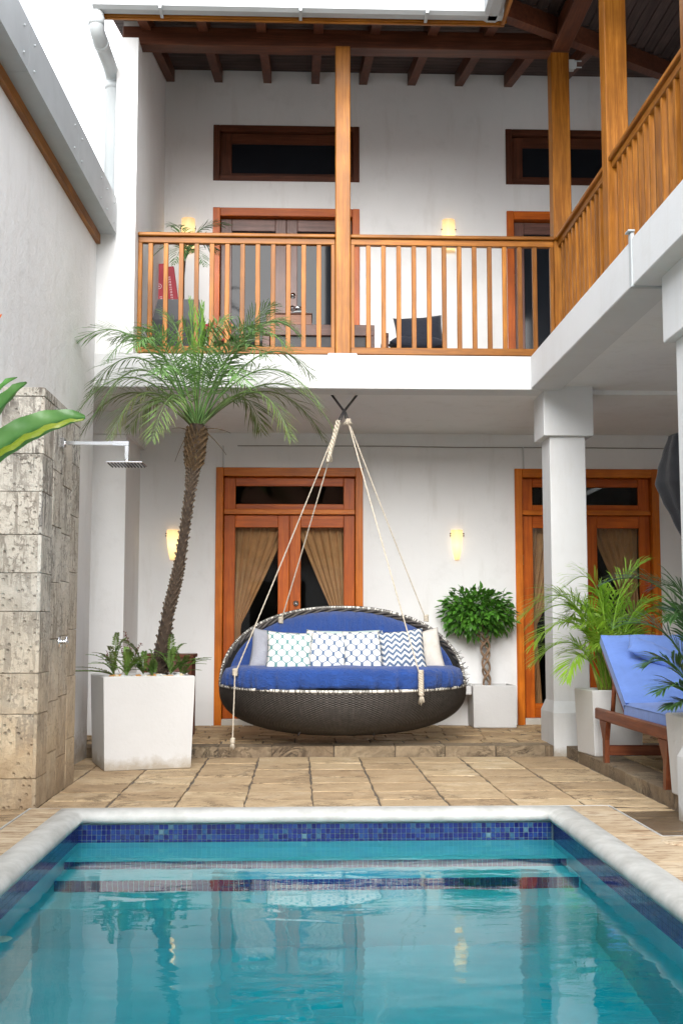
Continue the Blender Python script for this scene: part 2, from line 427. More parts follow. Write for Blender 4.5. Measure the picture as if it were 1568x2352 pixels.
# ---------------------------------------------------------------- courtyard paving
pav = thing('courtyard_paving', 'weathered sandstone slabs between the pool and the terrace step', None, (0, 8, 0), kind='structure')
m = MB(); m.box(-1.75, 2.13, 6.6, 9.52, -.05, -.007); m.box(-1.75, -1.47, .2, 6.6, -.05, -.007); m.box(1.73, 2.13, .2, 6.6, -.05, -.0055)
m.build('mortar_bed', GROUT, pav)
def slab(parent, x0, x1, y0, y1, zt, th, mat, jit=.006, name='slab', tilt=.0012):
    """one irregular stone: chipped outline, uneven top"""
    pts = []
    n = 4
    for (ax, ay), (bx, by) in (((x0, y0), (x1, y0)), ((x1, y0), (x1, y1)), ((x1, y1), (x0, y1)), ((x0, y1), (x0, y0))):
        for k in range(n):
            f = k / n; j = jit if k else jit * .6
            pts.append((ax + (bx - ax) * f + random.uniform(-j, j), ay + (by - ay) * f + random.uniform(-j, j)))
    cx, cy = (x0 + x1) / 2, (y0 + y1) / 2; N = len(pts)
    tx, ty = random.uniform(-tilt, tilt), random.uniform(-tilt, tilt)
    dz = random.uniform(-.001, .0025) if name != 'paver' else random.uniform(-.004, .005)
    zf = lambda x, y: zt + dz + tx * (x - cx) / max(x1 - x0, .1) * 2 + ty * (y - cy) / max(y1 - y0, .1) * 2
    b = .003
    v = [(x, y, zt - th) for x, y in pts] + [(x, y, zf(x, y) - .002) for x, y in pts]
    v += [(cx + (x - cx) * (1 - b * 2 / (x1 - x0)), cy + (y - cy) * (1 - b * 2 / (y1 - y0)), zf(x, y)) for x, y in pts]
    f = [tuple(range(2 * N, 3 * N))]
    for k in range(N):
        j2 = (k + 1) % N
        f += [(k, j2, N + j2, N + k), (N + k, N + j2, 2 * N + j2, 2 * N + k)]
    mb = MB(); mb.add(v, f)
    return mb.build(name, mat, parent)
rows = [6.68, 6.80, 7.17, 7.53, 7.92, 8.27, 8.66, 9.06, 9.47]
for r in range(len(rows) - 1):
    xs = [.085 + .392 * k for k in range(-4, 5)]
    xe = 1.738 if False else 2.115
    xs = [-1.72] + [x for x in xs if -1.6 < x < 2.0] + [2.115]
    for k in range(len(xs) - 1):
        if xs[k + 1] - xs[k] < .06: continue
        g = .005 + random.uniform(0, .004)
        slab(pav, xs[k] + g, xs[k + 1] - g, rows[r] + .008 + random.uniform(0, .004), rows[r + 1] - .008, 0, .045, SLAB)
for y in [5.2 + .42 * k for k in range(4)]:
    slab(pav, -1.74, -1.48, y, y + .41, 0, .04, SLAB); slab(pav, 1.745, 2.115, y, y + .40, -.003, .04, WETSLAB)
# ---------------------------------------------------------------- terrace (back and right), one step up
TZ = .08
ter = thing('terrace', 'raised sandstone terrace under the balcony', None, (1, 10.5, 0), kind='structure')
m = MB(); m.box(-1.95, 4.3, 9.53, 11.55, -.05, TZ - .007); m.box(2.15, 4.3, 2, 9.53, -.05, TZ - .007); m.build('mortar_bed', GROUT, ter)
x = -1.9
while x < 2.02:                                                  # kerb stones along the step
    w = random.uniform(.34, .5); x2 = min(x + w, 2.03)
    slab(ter, x + .003, x2 - .003, 9.5, 9.74, TZ, TZ + .01, KERB, .004, 'kerb_stone'); x = x2
y = 9.48
while y > 3:
    w = random.uniform(.34, .55); slab(ter, 2.125, 2.36, y - w + .003, y - .003, TZ, TZ + .01, KERB, .004, 'kerb_stone'); y -= w
y = 9.745; r = 0
while y < 11.48:
    d = random.choice((.2, .22, .25)); y2 = min(y + d, 11.5)
    x = -1.92 - random.uniform(0, .2)
    while x < 4.2:
        w = random.uniform(.24, .36); a = max(x, -1.92)
        if x + w - a > .08: slab(ter, a + .007, x + w - .007, y + .010, y2 - .010, TZ, .04, PAVER, .005, 'paver', .003)
        x += w
    y = y2
y = 9.48
while y > 5.6:
    d = random.uniform(.2, .27); x = 2.365
    first = True
    while x < 3.4:
        w = random.uniform(.24, .36) if not first else random.uniform(.14, .36); first = False
        slab(ter, x + .005, x + w - .005, y - d + .010, y - .010, TZ, .04, PAVER, .005, 'paver', .003); x += w
    y -= d

# ---------------------------------------------------------------- pool
pool = thing('pool', 'small rectangular pool with cobalt mosaic band and pale bullnose coping', None, (.1, 4, -1), kind='structure')
WZ = -.098
m = MB(); D = -1.35
m.add([(PX0, PY0, D), (PX1, PY0, D), (PX1, PY1, D), (PX0, PY1, D)], [(0, 1, 2, 3)])
T = .012                                                         # walls stand behind the tile band
for q in (((PX0, PY1), (PX1, PY1)), ((PX1, PY1), (PX1, PY0)), ((PX1, PY0), (PX0, PY0)), ((PX0, PY0), (PX0, PY1))):
    (a, b), (c, d) = q; m.add([(a, b, D), (c, d, D), (c, d, .0), (a, b, .0)], [(3, 2, 1, 0)])
m.build('basin', PLAST, pool)
def stair(y0, y1, zt, nm):
    b = MB(); b.box(PX0 + .002, PX1 - .002, y0, y1, D + .001, zt); return b.build(nm, PLAST, pool)
E1, E2 = 6.06, 5.81
stair(E1, PY1 - .001, WZ - .20, 'pool_step'); stair(E2, E1 - .002, WZ - .38, 'pool_step'); stair(5.5, E2 - .002, WZ - .62, 'pool_step')
# mosaic: three rows of single tiles on the far wall, the rest joined
P_ = .025
tm = MB(); tm.bbox(-.0113, .0113, -.003, .003, -.0113, .0113, .0025); tmesh = tm.mesh('tile')
tmesh.materials.append(TILE)
gm = MB()
gm.box(PX0, PX1, PY1 - .003, PY1 + .02, WZ - .035, -.008)
gm.build('tile_grout', TGROUT, pool)
cnt = 0
for k in range(100):
    for j in range(3):
        o = make('tile', tmesh, None, pool)
        o.location = Vector((PX0 + .014 + k * P_, PY1 - .005, -.024 - j * .0262)) - BASE[pool]; o.scale = (1, 1, 1.05); cnt += 1
bm_ = MB()
for k in range(100):
    bm_.bbox(PX0 + .003 + k * P_, PX0 + .0255 + k * P_, PY1 - .008, PY1 - .002, -.1145, -.0905, .002)
for side, X in ((1, PX0), (-1, PX1)):
    xa, xb = (X, X + .008) if side == 1 else (X - .008, X)
    for k in range(int((PY1 - 2.4) / P_)):
        yy = PY1 - .012 - (k + 1) * P_
        for j in range(4):
            zz = -.012 - j * .0262; bm_.box(xa, xb, yy + .0012, yy + P_ - .0012, zz - .025, zz)
for E, zt, n in ((E1, WZ - .20, 7), (E2, WZ - .38, 9)):
    for k in range(100):
        for j in range(n):
            bm_.box(PX0 + .004 + k * P_, PX0 + .027 + k * P_, E - .007, E - .001, zt - (j + 1) * .0255, zt - j * .0255 - .0024)
b = bm_.build('tile_band', TILEB, pool, kind='stuff')
# coping roll
def roll(cx, cz, side):     # quarter profile points (outward offset, z)
    pass
prof = [(.115, -.005), (.115, .012), (.105, .022), (.06, .030), (.02, .031), (-.015, .022), (-.033, .002), (-.036, -.018), (-.025, -.036), (.0, -.042), (.02, -.02)]
ring = [(PX0, PY0), (PX1, PY0), (PX1, PY1), (PX0, PY1)]
out = [(-1, -1), (1, -1), (1, 1), (-1, 1)]
Pn = []
for (x, y), (ox, oy) in zip(ring, out):
    Pn.append([(x + ox * u, y + oy * u, z + .035) for u, z in prof])
# subdivide long runs a little and wobble them
pts = []
for i in range(4):
    A, Bq = Pn[i], Pn[(i + 1) % 4]
    K = 14
    for k in range(K):
        f = k / K
        pts.append([tuple(A[j][c] + (Bq[j][c] - A[j][c]) * f for c in range(3)) for j in range(len(prof))])
m = MB(); m.grid(pts, True, True); m.build('coping', COPE, pool)
# deck stones round the coping
def deck(x0, x1, y0, y1): slab(pool, x0, x1, y0, y1, .032, .08, TRAV, .002, 'deck_stone', .001)
ys = [6.672, 6.512]
dx = [-1.46, -.78, -.12, .62, 1.33, 1.725]
for k in range(5): deck(dx[k] + .003, dx[k + 1] - .003, 6.517, 6.672)
yy = 6.512
while yy > 1.2:
    w = random.uniform(.55, .75); deck(-1.46, PX0 - .117, yy - w + .003, yy - .003)
    x1 = 1.725 if yy > 5.75 else 2.1
    if yy - w < 5.75 and yy > 5.75: deck(PX1 + .117, 1.725, 5.72, yy - .003); deck(PX1 + .117, 1.98, yy - w + .003, 5.714)
    else: deck(PX1 + .117, x1 if x1 < 1.9 else 1.98, yy - w + .003, yy - .003)
    yy -= w
m = MB(); m.box(-1.458, PX0 - .10, .5, 6.67, -.05, -.03); m.box(PX1 + .1, 1.72, .5, 6.67, -.05, -.03); m.box(PX0 - .1, PX1 + .1, 6.46, 6.67, -.05, -.03); m.build('deck_bed', GROUT, pool)
for (a_, b_, c_, d_) in ((-1.472, 1.738, 6.674, 6.686), (1.727, 1.738, 5.716, 6.673), (-1.472, -1.461, 1.2, 6.673), (1.7275, 2.0, 5.704, 5.7155)):
    q = MB(); q.bbox(a_, b_, c_, d_, -.03, .034, .002); q.build('deck_trim', COPE, pool)
sk = MB(); sk.lathe((1.79, 5.55, .033), [(.0, .006), (.085, .006), (.09, .003), (.095, .005), (.105, .005), (.11, 0)], 28)
sk.build('skimmer_lid', TRAV, pool)
fl = MB(); fl.lathe((PX0 + .02, 4.7, WZ - .25), [(0, .0), (.04, 0), (.05, -.01)], 16); fl.build('inlet', COPE, pool)
wm = MB(); wm.box(PX0 - .03, PX1 + .03, PY0 - .03, PY1 + .03, D - .1, WZ)
tag(wm.build('water', WATER), 'rippled turquoise pool water', kind='structure')
# ---------------------------------------------------------------- the house
YW, YB, YR, XR = 11.5, 9.5, 9.68, 2.14
house = thing('house', 'white two storey house with wooden balcony wrapping the pool courtyard', 'house', (1, 11.5, 0))
D1 = (-.805, .622, .075, 2.565); D2 = (2.11, 3.535, .075, 2.565)
U1 = (-.862, .593, 3.2, 5.17); U2 = (2.067, 3.52, 3.2, 5.17)
W1 = (-.866, .593, 5.45, 6.025); W2 = (2.067, 3.52, 5.45, 6.025)
wall_mesh(-1.9, 4.4, -.02, 2.935, YW, YW + .2, [D1, D2]).build('wall', STUCCO, house)
wall_mesh(-1.5, 4.4, 3.19, 6.7, YW, YW + .2, [U1, U2, W1, W2]).build('wall', STUCCO, house)
m = MB(); m.box(-1.9, 4.6, YW + .001, YW + .199, 2.936, 3.189); m.build('wall', STUCCO, house)
# dark rooms behind the doors
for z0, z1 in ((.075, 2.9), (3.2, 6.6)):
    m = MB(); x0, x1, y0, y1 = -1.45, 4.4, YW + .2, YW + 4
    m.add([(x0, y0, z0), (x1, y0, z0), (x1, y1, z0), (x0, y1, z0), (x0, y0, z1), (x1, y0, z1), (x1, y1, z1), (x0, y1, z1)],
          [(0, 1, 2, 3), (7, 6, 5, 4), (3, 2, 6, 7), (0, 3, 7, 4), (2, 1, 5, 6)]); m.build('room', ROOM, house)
# outer shell: roof plane over the rooms is the deck below; side walls
m = MB(); m.box(-1.52, -1.345, YB + .001, YW, 3.2285, 5.9); m.box(-1.515, -1.35, YB + .3, YW, 5.9, 6.55); m.build('side_wall', STUCCO, house)
m = MB(); m.box(-1.75, -1.521, YB + .002, YB + 1.2, 2.96, 4.44); m.build('end_wall', STUCCO, house)
m = MB(); m.box(-1.95, -1.54, 10.55, YW, -.02, 2.73); m.box(-1.95, -1.50, 10.51, YW, 2.732, 2.95); m.build('pilaster', STUCCO, house)
m = MB(); m.box(-2.2, -1.88, 9.4, 10.56, -.02, 2.95); m.build('recess_wall', STUCCO, house)
m = MB(); m.box(4.2, 4.4, 2, YW, -.02, 2.93); m.build('wing_wall', STUCCO, house)
m = MB(); m.box(4.2, 4.4, 2, YW, 3.2, 7.2); m.build('wing_wall', STUCCO, house)
# balcony slab and edge beams
m = MB()
m.add([(-1.9, YB + .2, 2.953), (4.2, YB + .2, 2.953), (4.2, YW, 2.905), (-1.9, YW, 2.905), (-1.9, YB + .2, 3.195), (4.2, YB + .2, 3.195), (4.2, YW, 3.195), (-1.9, YW, 3.195)],
      [(0, 3, 2, 1), (4, 5, 6, 7), (0, 1, 5, 4), (2, 3, 7, 6), (0, 4, 7, 3), (1, 2, 6, 5)])
m.box(2.1, 4.2, 2, YB + .199, 2.99, 3.195); m.build('balcony_slab', STUCCO, house)
m = MB(); m.bbox(-1.70, 2.14, YB, YB + .26, 2.95, 3.228, .006); m.build('edge_beam', PAINT, house)
m = MB(); m.bbox(1.89, 2.15, 6.54, YB - .001, 2.957, 3.228, .006); m.build('edge_beam', PAINT, house)
m = MB(); m.bbox(1.885, 2.15, 1.5, 6.515, 2.95, 3.228, .006); m.build('edge_beam', PAINT, house)
m = MB(); m.bbox(1.878, 1.9, 6.505, 6.555, 2.945, 3.26, .003); m.bbox(1.875, 2.2, 6.51, 6.545, 2.942, 2.957, .002); m.bbox(1.86, 1.9, 6.49, 6.56, 3.262, 3.272, .002); m.build('joint_cover', METALW, house)
m = MB(); m.bbox(.235, .475, YR - .06, YR + .09, 3.22, 3.272, .006); m.build('post_block', PAINT, house)
# columns
def column(y0, y1, front_stub):
    c = MB(); X0, X1 = 2.055, 2.35
    c.bbox(X0, X1, y0 + .045, y1 - .045, .40, 2.585, .006); o = c.build('column', PAINT, house)
    k = MB(); k.bbox(2.0, 2.41, y0 + .0, y1, 2.58, 3.05, .005); k.build('capital', PAINT, o)
    p = MB(); a0, a1, b0, b1 = 2.03, 2.385, y0 - .04, y1 + .04; c0, c1, d0, d1 = X0 - .001, X1 + .001, y0 + .044, y1 - .044
    z = (-.01, .335, .425)
    v = [(a0, b0, z[0]), (a1, b0, z[0]), (a1, b1, z[0]), (a0, b1, z[0]), (a0, b0, z[1]), (a1, b0, z[1]), (a1, b1, z[1]), (a0, b1, z[1]), (c0, d0, z[2]), (c1, d0, z[2]), (c1, d1, z[2]), (c0, d1, z[2])]
    f = [(0, 1, 5, 4), (1, 2, 6, 5), (2, 3, 7, 6), (3, 0, 4, 7), (4, 5, 9, 8), (5, 6, 10, 9), (6, 7, 11, 10), (7, 4, 8, 11), (8, 9, 10, 11)]
    p.add(v, f); p.build('plinth', PAINT, o)
column(9.54, 9.95, True); column(5.95, 6.35, True)

# ---------------------------------------------------------------- doors and windows
def bx(nm, mat, parent, x0, x1, y0, y1, z0, z1, b=.004):
    q = MB(); q.bbox(x0, x1, y0, y1, z0, z1, b); return q.build(nm, mat, parent)
BRASS = m_plain('brass', (.6, .42, .14), .3, .1, 9, Metallic=1.0)
def curtain(x0, x1, zt, zb, ytop, side, label, mat, tie=.55):
    """gathered curtain pulled to one side"""
    P = []; n = 60; rows_ = 26
    for i in range(rows_ + 1):
        f = i / rows_; z = zt + (zb - zt) * f
        w = max(.10, 1 - (f / tie) ** 1.15 * .88) if f < tie else .12 + (f - tie) * .25
        row = []
        for k in range(n + 1):
            u = k / n
            xx = (x0 + (x1 - x0) * u * w) if side < 0 else (x1 - (x1 - x0) * u * w)
            d = .022 * math.sin(u * 34 + 2.2 * math.sin(f * 3)) + .012 * math.sin(u * 71 + f * 4)
            row.append((xx, ytop + .02 + d * (.5 + .5 * w), z))
        P.append(row)
    m = MB(); m.grid(P); m.grid([[(x, y + .004, z) for x, y, z in r] for r in P][::-1])
    o = m.build('curtain', mat, None, (P[-1][0][0], ytop, zb)); return tag(o, label, 'curtain', 'curtains behind the ground floor doors')
CURT = m_plain('tan_curtain', (.52, .29, .13), .85, .15, 8, .2, 120)
def double_door(o, wood, frame, nm, with_transom=True, lock=True, handle=True):
    x0, x1, z0, z1 = o; fw_ = .072; Y0 = YW - .022
    d = bx(nm, frame[0], house, x0 + fw_ + .001, x1 - fw_ - .001, Y0 + .001, YW + .139, z1 - .085, z1 - .001)
    bx('jamb', frame[2], d, x0, x0 + fw_, Y0, YW + .14, z0, z1); bx('jamb', frame[2], d, x1 - fw_, x1, Y0, YW + .14, z0, z1)
    ix0, ix1 = x0 + fw_ + .003, x1 - fw_ - .003; iz1 = z1 - .088
    y0, y1 = YW + .06, YW + .10
    if with_transom:
        tb = z1 - .455
        s = MB(); s.bbox(ix0, ix1, YW + .015, YW + .12, tb, tb + .048, .004); s.build('transom_bar', frame[0], d)
        a0, a1, b0, b1 = ix0 + .001, ix1 - .001, tb + .05, iz1
        bx('transom_stile', wood[2], d, a0, a0 + .11, y0, y1, b0, b1); bx('transom_stile', wood[2], d, a1 - .11, a1, y0, y1, b0, b1)
        bx('transom_rail', wood[0], d, a0 + .111, a1 - .111, y0 + .001, y1 - .001, b1 - .085, b1); bx('transom_rail', wood[0], d, a0 + .111, a1 - .111, y0 + .001, y1 - .001, b0, b0 + .055)
        s = MB(); s.box(a0 + .10, a1 - .10, YW + .078, YW + .082, b0 + .05, b1 - .08); s.build('transom_pane', GLASS, d)
        s = MB(); s.bbox(x0 + fw_, x1 - fw_, YW - .03, YW + .18, TZ - .01, TZ + .06, .004); s.build('door_sill', m_sill, d)
    else: tb = iz1
    zb = z0 + .065 if with_transom else z0 + .01
    mid = (ix0 + ix1) / 2
    for k, (a, b) in enumerate(((ix0 + .002, mid - .002), (mid + .002, ix1 - .002))):
        st = .108
        bx('leaf_stile', wood[2], d, a, a + st, y0, y1, zb, tb - .003); bx('leaf_stile', wood[2], d, b - st, b, y0, y1, zb, tb - .003)
        bx('leaf_rail', wood[0], d, a + st + .001, b - st - .001, y0 + .001, y1 - .001, tb - .125, tb - .004); bx('leaf_rail', wood[0], d, a + st + .001, b - st - .001, y0 + .001, y1 - .001, zb, zb + .14)
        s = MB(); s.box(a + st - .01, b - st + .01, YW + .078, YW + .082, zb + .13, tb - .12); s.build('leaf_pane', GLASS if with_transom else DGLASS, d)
    if handle:
        hx = mid + .065
        for hz, lever in ((1.245 if with_transom else 4.3, False), (1.115 if with_transom else 4.17, True)):
            h = MB(); h.tube([(hx, y0 + .002, hz), (hx, y0 - .012, hz)], .028, 20); h.tube([(hx, y0 - .010, hz), (hx, y0 - .035, hz)], .014, 12)
            if lever: h.tube([(hx, y0 - .03, hz), (hx + .05, y0 - .036, hz + .002), (hx + .105, y0 - .034, hz)], [.011, .010, .009], 10)
            h.build('handle' if lever else 'lock', CHROME, d)
    hg = MB(); hg.tube([(x0 + fw_ - .002, Y0 + .01, z0 + .62 * (z1 - z0)), (x0 + fw_ - .002, Y0 + .01, z0 + .62 * (z1 - z0) + .1)], .007, 8); hg.build('hinge', BRASS, d)
    return d
m_sill = m_plain('cement_sill', (.5, .47, .42), .9, .15, 8, .3)
d1 = double_door(D1, DOOR, FRAMEW, 'door'); d1['label'] = 'glazed orange wood double door behind the hanging daybed'
d2 = double_door(D2, DOOR, FRAMEW, 'door', handle=False); d2['label'] = 'glazed orange wood double door behind the column'
u1 = double_door(U1, UPDOOR, DOOR, 'door', with_transom=False); u1['label'] = 'dark framed glazed balcony door beside the middle post'
u2 = double_door(U2, UPDOOR, DOOR, 'door', with_transom=False, handle=False); u2['label'] = 'dark framed glazed balcony door beside the corner post'
for nm, o in (('window', W1), ('window', W2)):
    x0, x1, z0, z1 = o
    w = bx('window', DARK_SHADED_W[0], house, x0 + .066, x1 - .066, YW - .011, YW + .119, z1 - .06, z1)
    bx('sill', DARK_SHADED_W[0], w, x0 + .066, x1 - .066, YW - .011, YW + .119, z0, z0 + .055)
    for xa, xb in ((x0, x0 + .065), (x1 - .065, x1)): bx('jamb', DARK_SHADED_W[2], w, xa, xb, YW - .012, YW + .12, z0, z1)
    for xa, xb in ((x0 + .067, x0 + .18), (x1 - .18, x1 - .067)): bx('sash', DARK_SHADED_W[2], w, xa, xb, YW + .05, YW + .09, z0 + .06, z1 - .065, .003)
    bx('sash_rail', DARK_SHADED_W[0], w, x0 + .181, x1 - .181, YW + .051, YW + .089, z1 - .17, z1 - .066, .003); bx('sash_rail', DARK_SHADED_W[0], w, x0 + .181, x1 - .181, YW + .051, YW + .089, z0 + .061, z0 + .1, .003)
    s = MB(); s.box(x0 + .17, x1 - .17, YW + .068, YW + .072, z0 + .09, z1 - .16); s.build('pane', DGLASS, w)
for (x0, x1), side, lb in (((-.63, -.12), -1, 'tan curtain gathered left behind the door by the daybed'), ((-.02, .45), 1, 'tan curtain gathered right behind the door by the daybed'),
                    ((2.28, 2.77), -1, 'tan curtain gathered left in the door behind the column'), ((2.9, 3.37), 1, 'tan curtain gathered right in the door behind the column')):
    curtain(x0, x1, 2.03, .2, YW + .17, side, lb, CURT)
# cable run near the terrace ceiling
c = MB(); zc = at(700, 1025, YW).z
c.tube([(-.6, YW - .008, zc), (.0, YW - .008, zc + .003), (.9, YW - .008, zc + .004), (1.5, YW - .008, zc - .004), (2.6, YW - .008, zc - .002), (4.1, YW - .008, zc - .006)], .005, 6); c.build('cable', m_plain('cable_grey', (.3, .28, .25), .6), house)
for cx_ in (-.74, 2.2): c = MB(); c.tube([(cx_, YW - .01, zc), (cx_ + .003, YW - .01, 2.56)], .008, 6); c.build('conduit', PAINT, house)

# ---------------------------------------------------------------- balcony rails
zt1 = at(312, 535, YR).z; zt0 = at(312, 557, YR).z; zb1 = at(700, 797, YR).z; zb0 = at(700, 813, YR).z
rail = thing
def bal_mesh(h, nm):
    b = MB(); b.bbox(-.019, .019, -.017, .017, 0, h, .003); return b.mesh(nm)
BALM = bal_mesh(zt0 - zb1 + .01, 'baluster'); BALM.materials.append(RAIL[2])
def put(parent, x, y):
    o = make('baluster', BALM, None, parent); o.location = Vector((x, y, zb1 - .005)) - BASE[parent]
    return o
px0 = at(770, 500, YR).x; px1 = at(804, 500, YR).x
bays = ((-1.345, px0), (px1, XR))
for i, (a, b) in enumerate(bays):
    r = MB(); r.bbox(a + .002, b - .002, YR - .035, YR + .065, zt1 - .03, zt1, .006); t_ = r.build('railing', RAIL[0], house); bx('top_rail', RAIL[0], t_, a + .003, b - .003, YR - .006, YR + .05, zt0, zt1 - .031)
    q = MB(); q.bbox(a + .003, b - .003, YR - .004, YR + .046, zb0, zb1, .004); q.build('bottom_rail', RAIL[0], t_)
    n = 13; first = at(344.6 if i == 0 else 846, 680, YR).x; stepx = at(380, 680, YR).x - at(344.6, 680, YR).x
    for k in range(12): put(t_, first + k * stepx, YR + .02)
    bx('end_baluster', RAIL[2], t_, a + .003, a + .035, YR - .002, YR + .044, zb1 - .005, zt0 + .005, .003); bx('end_baluster', RAIL[2], t_, b - .035, b - .003, YR - .002, YR + .044, zb1 - .005, zt0 + .005, .003)
HB = 5.92
def post(x0, x1, y0, y1, z0):
    p = MB(); p.bbox(x0, x1, y0, y1, z0, HB + .01, .006); return p.build('post', RAIL[2], house)
post(px0, px1, YR - .045, YR + .08, 3.27)
post(XR, XR + .155, YR - .01, YR + .145, 3.19)
SP = [7.94, 6.2, 4.46]
for y in SP: post(XR, XR + .155, y, y + .145, 3.19)
prev = YR - .01
for y in SP:
    r = MB(); a, b = y + .147, prev - .002
    r.bbox(XR + .005, XR + .105, a, b, zt1 - .03, zt1, .006); t_ = r.build('railing', RAIL[1], house); bx('top_rail', RAIL[1], t_, XR + .03, XR + .086, a, b, zt0, zt1 - .031)
    q = MB(); q.bbox(XR + .03, XR + .08, a, b, zb0, zb1, .004); q.build('bottom_rail', RAIL[1], t_)
    n = int((b - a) / .1236); s0 = (b - a - (n - 1) * .1236) / 2
    for k in range(n): put(t_, XR + .055, a + s0 + k * .1236)
    prev = y
# ---------------------------------------------------------------- roof
EY, EX, Z0, SL = 8.95, 1.58, 5.98, .232
zb_ = lambda y: Z0 + SL * (y - EY)
hd = MB(); hd.bbox(-1.5, XR + .16, YR - .03, YR + .12, HB, HB + .16, .006); hd.build('header_beam', DARK_SHADED_W[0], house)  # both headers: same wood as the balcony, its shade put into the colour
hd = MB(); hd.bbox(XR + .003, XR + .152, 2.0, YR - .032, HB, HB + .16, .006); hd.build('header_beam', DARK_SHADED_W[1], house)
def sloped(parent, nm, mat, x0, x1, y0, y1, zfun, th, below=True, group=None):
    v = []
    for (x, y) in ((x0, y0), (x1, y0), (x1, y1), (x0, y1)):
        z = zfun(x, y); v += [(x, y, z - th if below else z), (x, y, z if below else z + th)]
    f = [(0, 6, 4, 2), (1, 3, 5, 7), (0, 2, 3, 1), (2, 4, 5, 3), (4, 6, 7, 5), (6, 0, 1, 7)]
    b = MB(); b.add(v, f); return b.build(nm, mat, parent)
roofo = MB()
# tiled upper skin of the back wing and the right wing (meeting in a valley)
def rz(x, y): return Z0 + SL * max(x - EX, y - EY)
roofo.add([(-1.62, EY, Z0 + .05), (EX, EY, Z0 + .05), (4.4, EY + 4.4 - EX, Z0 + .05 + SL * (4.4 - EX)), (4.4, 16, Z0 + .05 + SL * (16 - EY)), (-1.62, 16, Z0 + .05 + SL * (16 - EY))], [(0, 1, 2, 3, 4)])
roofo.add([(EX, 2, Z0 + .05), (4.4, 2, Z0 + .05 + SL * (4.4 - EX)), (4.4, EY + 4.4 - EX, Z0 + .05 + SL * (4.4 - EX)), (EX, EY, Z0 + .05)], [(0, 1, 2, 3)])
CLAY = m_plain('clay_roof', (.28, .12, .06), .85, .3, 9)
roof = roofo.build('roof', CLAY, house)
y = EY
while y < YW + .05:
    w = .115; x1 = min(4.38, EX + (y + w - EY)) if True else 4.4
    sloped(roof, 'plank', CEIL, -1.6, x1, y + .004, y + w - .004, lambda x, yy: zb_(yy) + .045, .022); y += w
x = EX
while x < 4.3:
    w = .115; y1 = EY + (x - EX)
    sloped(roof, 'plank', CEILY, x + .004, x + w - .004, 2, y1 - .004, lambda xx, yy: Z0 + SL * (xx - EX) + .045, .022); x += w
RX = [-1.30, -.82, -.33, .15, .63, 1.12, 1.60, 2.1, 2.6]
for x in RX:
    ys = EY - .02 if x < EX else EY + (x - EX) + .12
    sloped(roof, 'rafter', DARK_SHADED_W[1], x - .04, x + .04, ys, YW + .06, lambda xx, yy: zb_(yy) + .022, .125)
y = EY - .35
while y > 4.5:
    sloped(roof, 'rafter', DARK_SHADED_W[0], EX - .0, 4.3, y - .04, y + .04, lambda xx, yy: Z0 + SL * (xx - EX) + .022, .125); y -= .5
# valley rafter
vb = MB(); n = (Vector((1, -1, 0)).normalized() * .05)
A, B_ = Vector((EX, EY, Z0 + .02)), Vector((4.2, EY + 4.2 - EX, Z0 + SL * (4.2 - EX) + .02)); dz = Vector((0, 0, -.16))
vb.add([A + n, A - n, B_ - n, B_ + n, A + n + dz, A - n + dz, B_ - n + dz, B_ + n + dz], [(0, 1, 2, 3), (7, 6, 5, 4), (0, 4, 5, 1), (1, 5, 6, 2), (2, 6, 7, 3), (3, 7, 4, 0)]); vb.build('valley_rafter', DARK_SHADED_W[1], roof)
fz1 = at(700, 46, EY).z; fz0 = at(700, 82 * .6533, EY).z
FZ0 = at(700, 55, EY).z; FZ1 = at(700, 25, EY).z
fs = MB(); fs.bbox(-1.56, EX + .03, EY - .03, EY, FZ0, FZ1, .006); fs.bbox(-1.56, EX + .045, EY - .045, EY - .031, FZ0 + .012, FZ0 + .05, .004); fs.build('fascia', RAIL[0], roof)
fs = MB(); fs.bbox(EX, EX + .03, 2, EY - .031, FZ0, FZ1, .006); fs.build('fascia', RAIL[1], roof)
GZ0 = at(700, 30, EY - .14).z
gt = MB()
def gut(a0, a1, along):
    pr = [(0, .12), (.0, .0), (.03, -.02), (.10, -.02), (.135, .0), (.14, .13), (.125, .13), (.12, .01), (.1, -.005), (.035, -.005), (.012, .01), (.012, .12)]
    P = []
    for t_ in (a0, a1):
        P.append([((t_, EY - .046 - u, GZ0 + .02 + z) if along == 0 else (EX - .016 - u, t_, GZ0 + .02 + z)) for u, z in pr])
    return MB().grid(P, False)
g = gut(-1.6, EX - .0, 0).build('gutter', GUTTERM, roof)
g2 = gut(2, EY - .046, 1).build('gutter', GUTTERM, roof)
for x in (-1.08, .0, .98):
    b = MB(); b.bbox(x - .012, x + .012, EY - .195, EY - .04, GZ0 - .012, GZ0 + .0, .002); b.bbox(x - .012, x + .012, EY - .2, EY - .186, GZ0 - .012, GZ0 + .16, .002); b.build('gutter_bracket', METALW, g)
dp = MB()
q_ = [at(222, 12, 8.86), at(222, 58, 8.86), at(224, 72, 8.9), at(231, 95, 9.0), at(251, 148, 9.42), at(257, 168, 9.55), at(259, 190, 9.6)]
path = [tuple(v) for v in q_] + [(q_[-1].x, 9.6, 4.3)]
dp.tube(path, .058, 18); dpo = dp.build('downpipe', METALW, house)
for p, q in ((path[1], path[0]), (path[3], path[4]), (path[6], path[7])):
    d_ = (Vector(q) - Vector(p)).normalized(); cl = MB(); cl.tube([Vector(p), Vector(p) + d_ * .06], .063, 18); cl.build('pipe_collar', METALW, dpo)

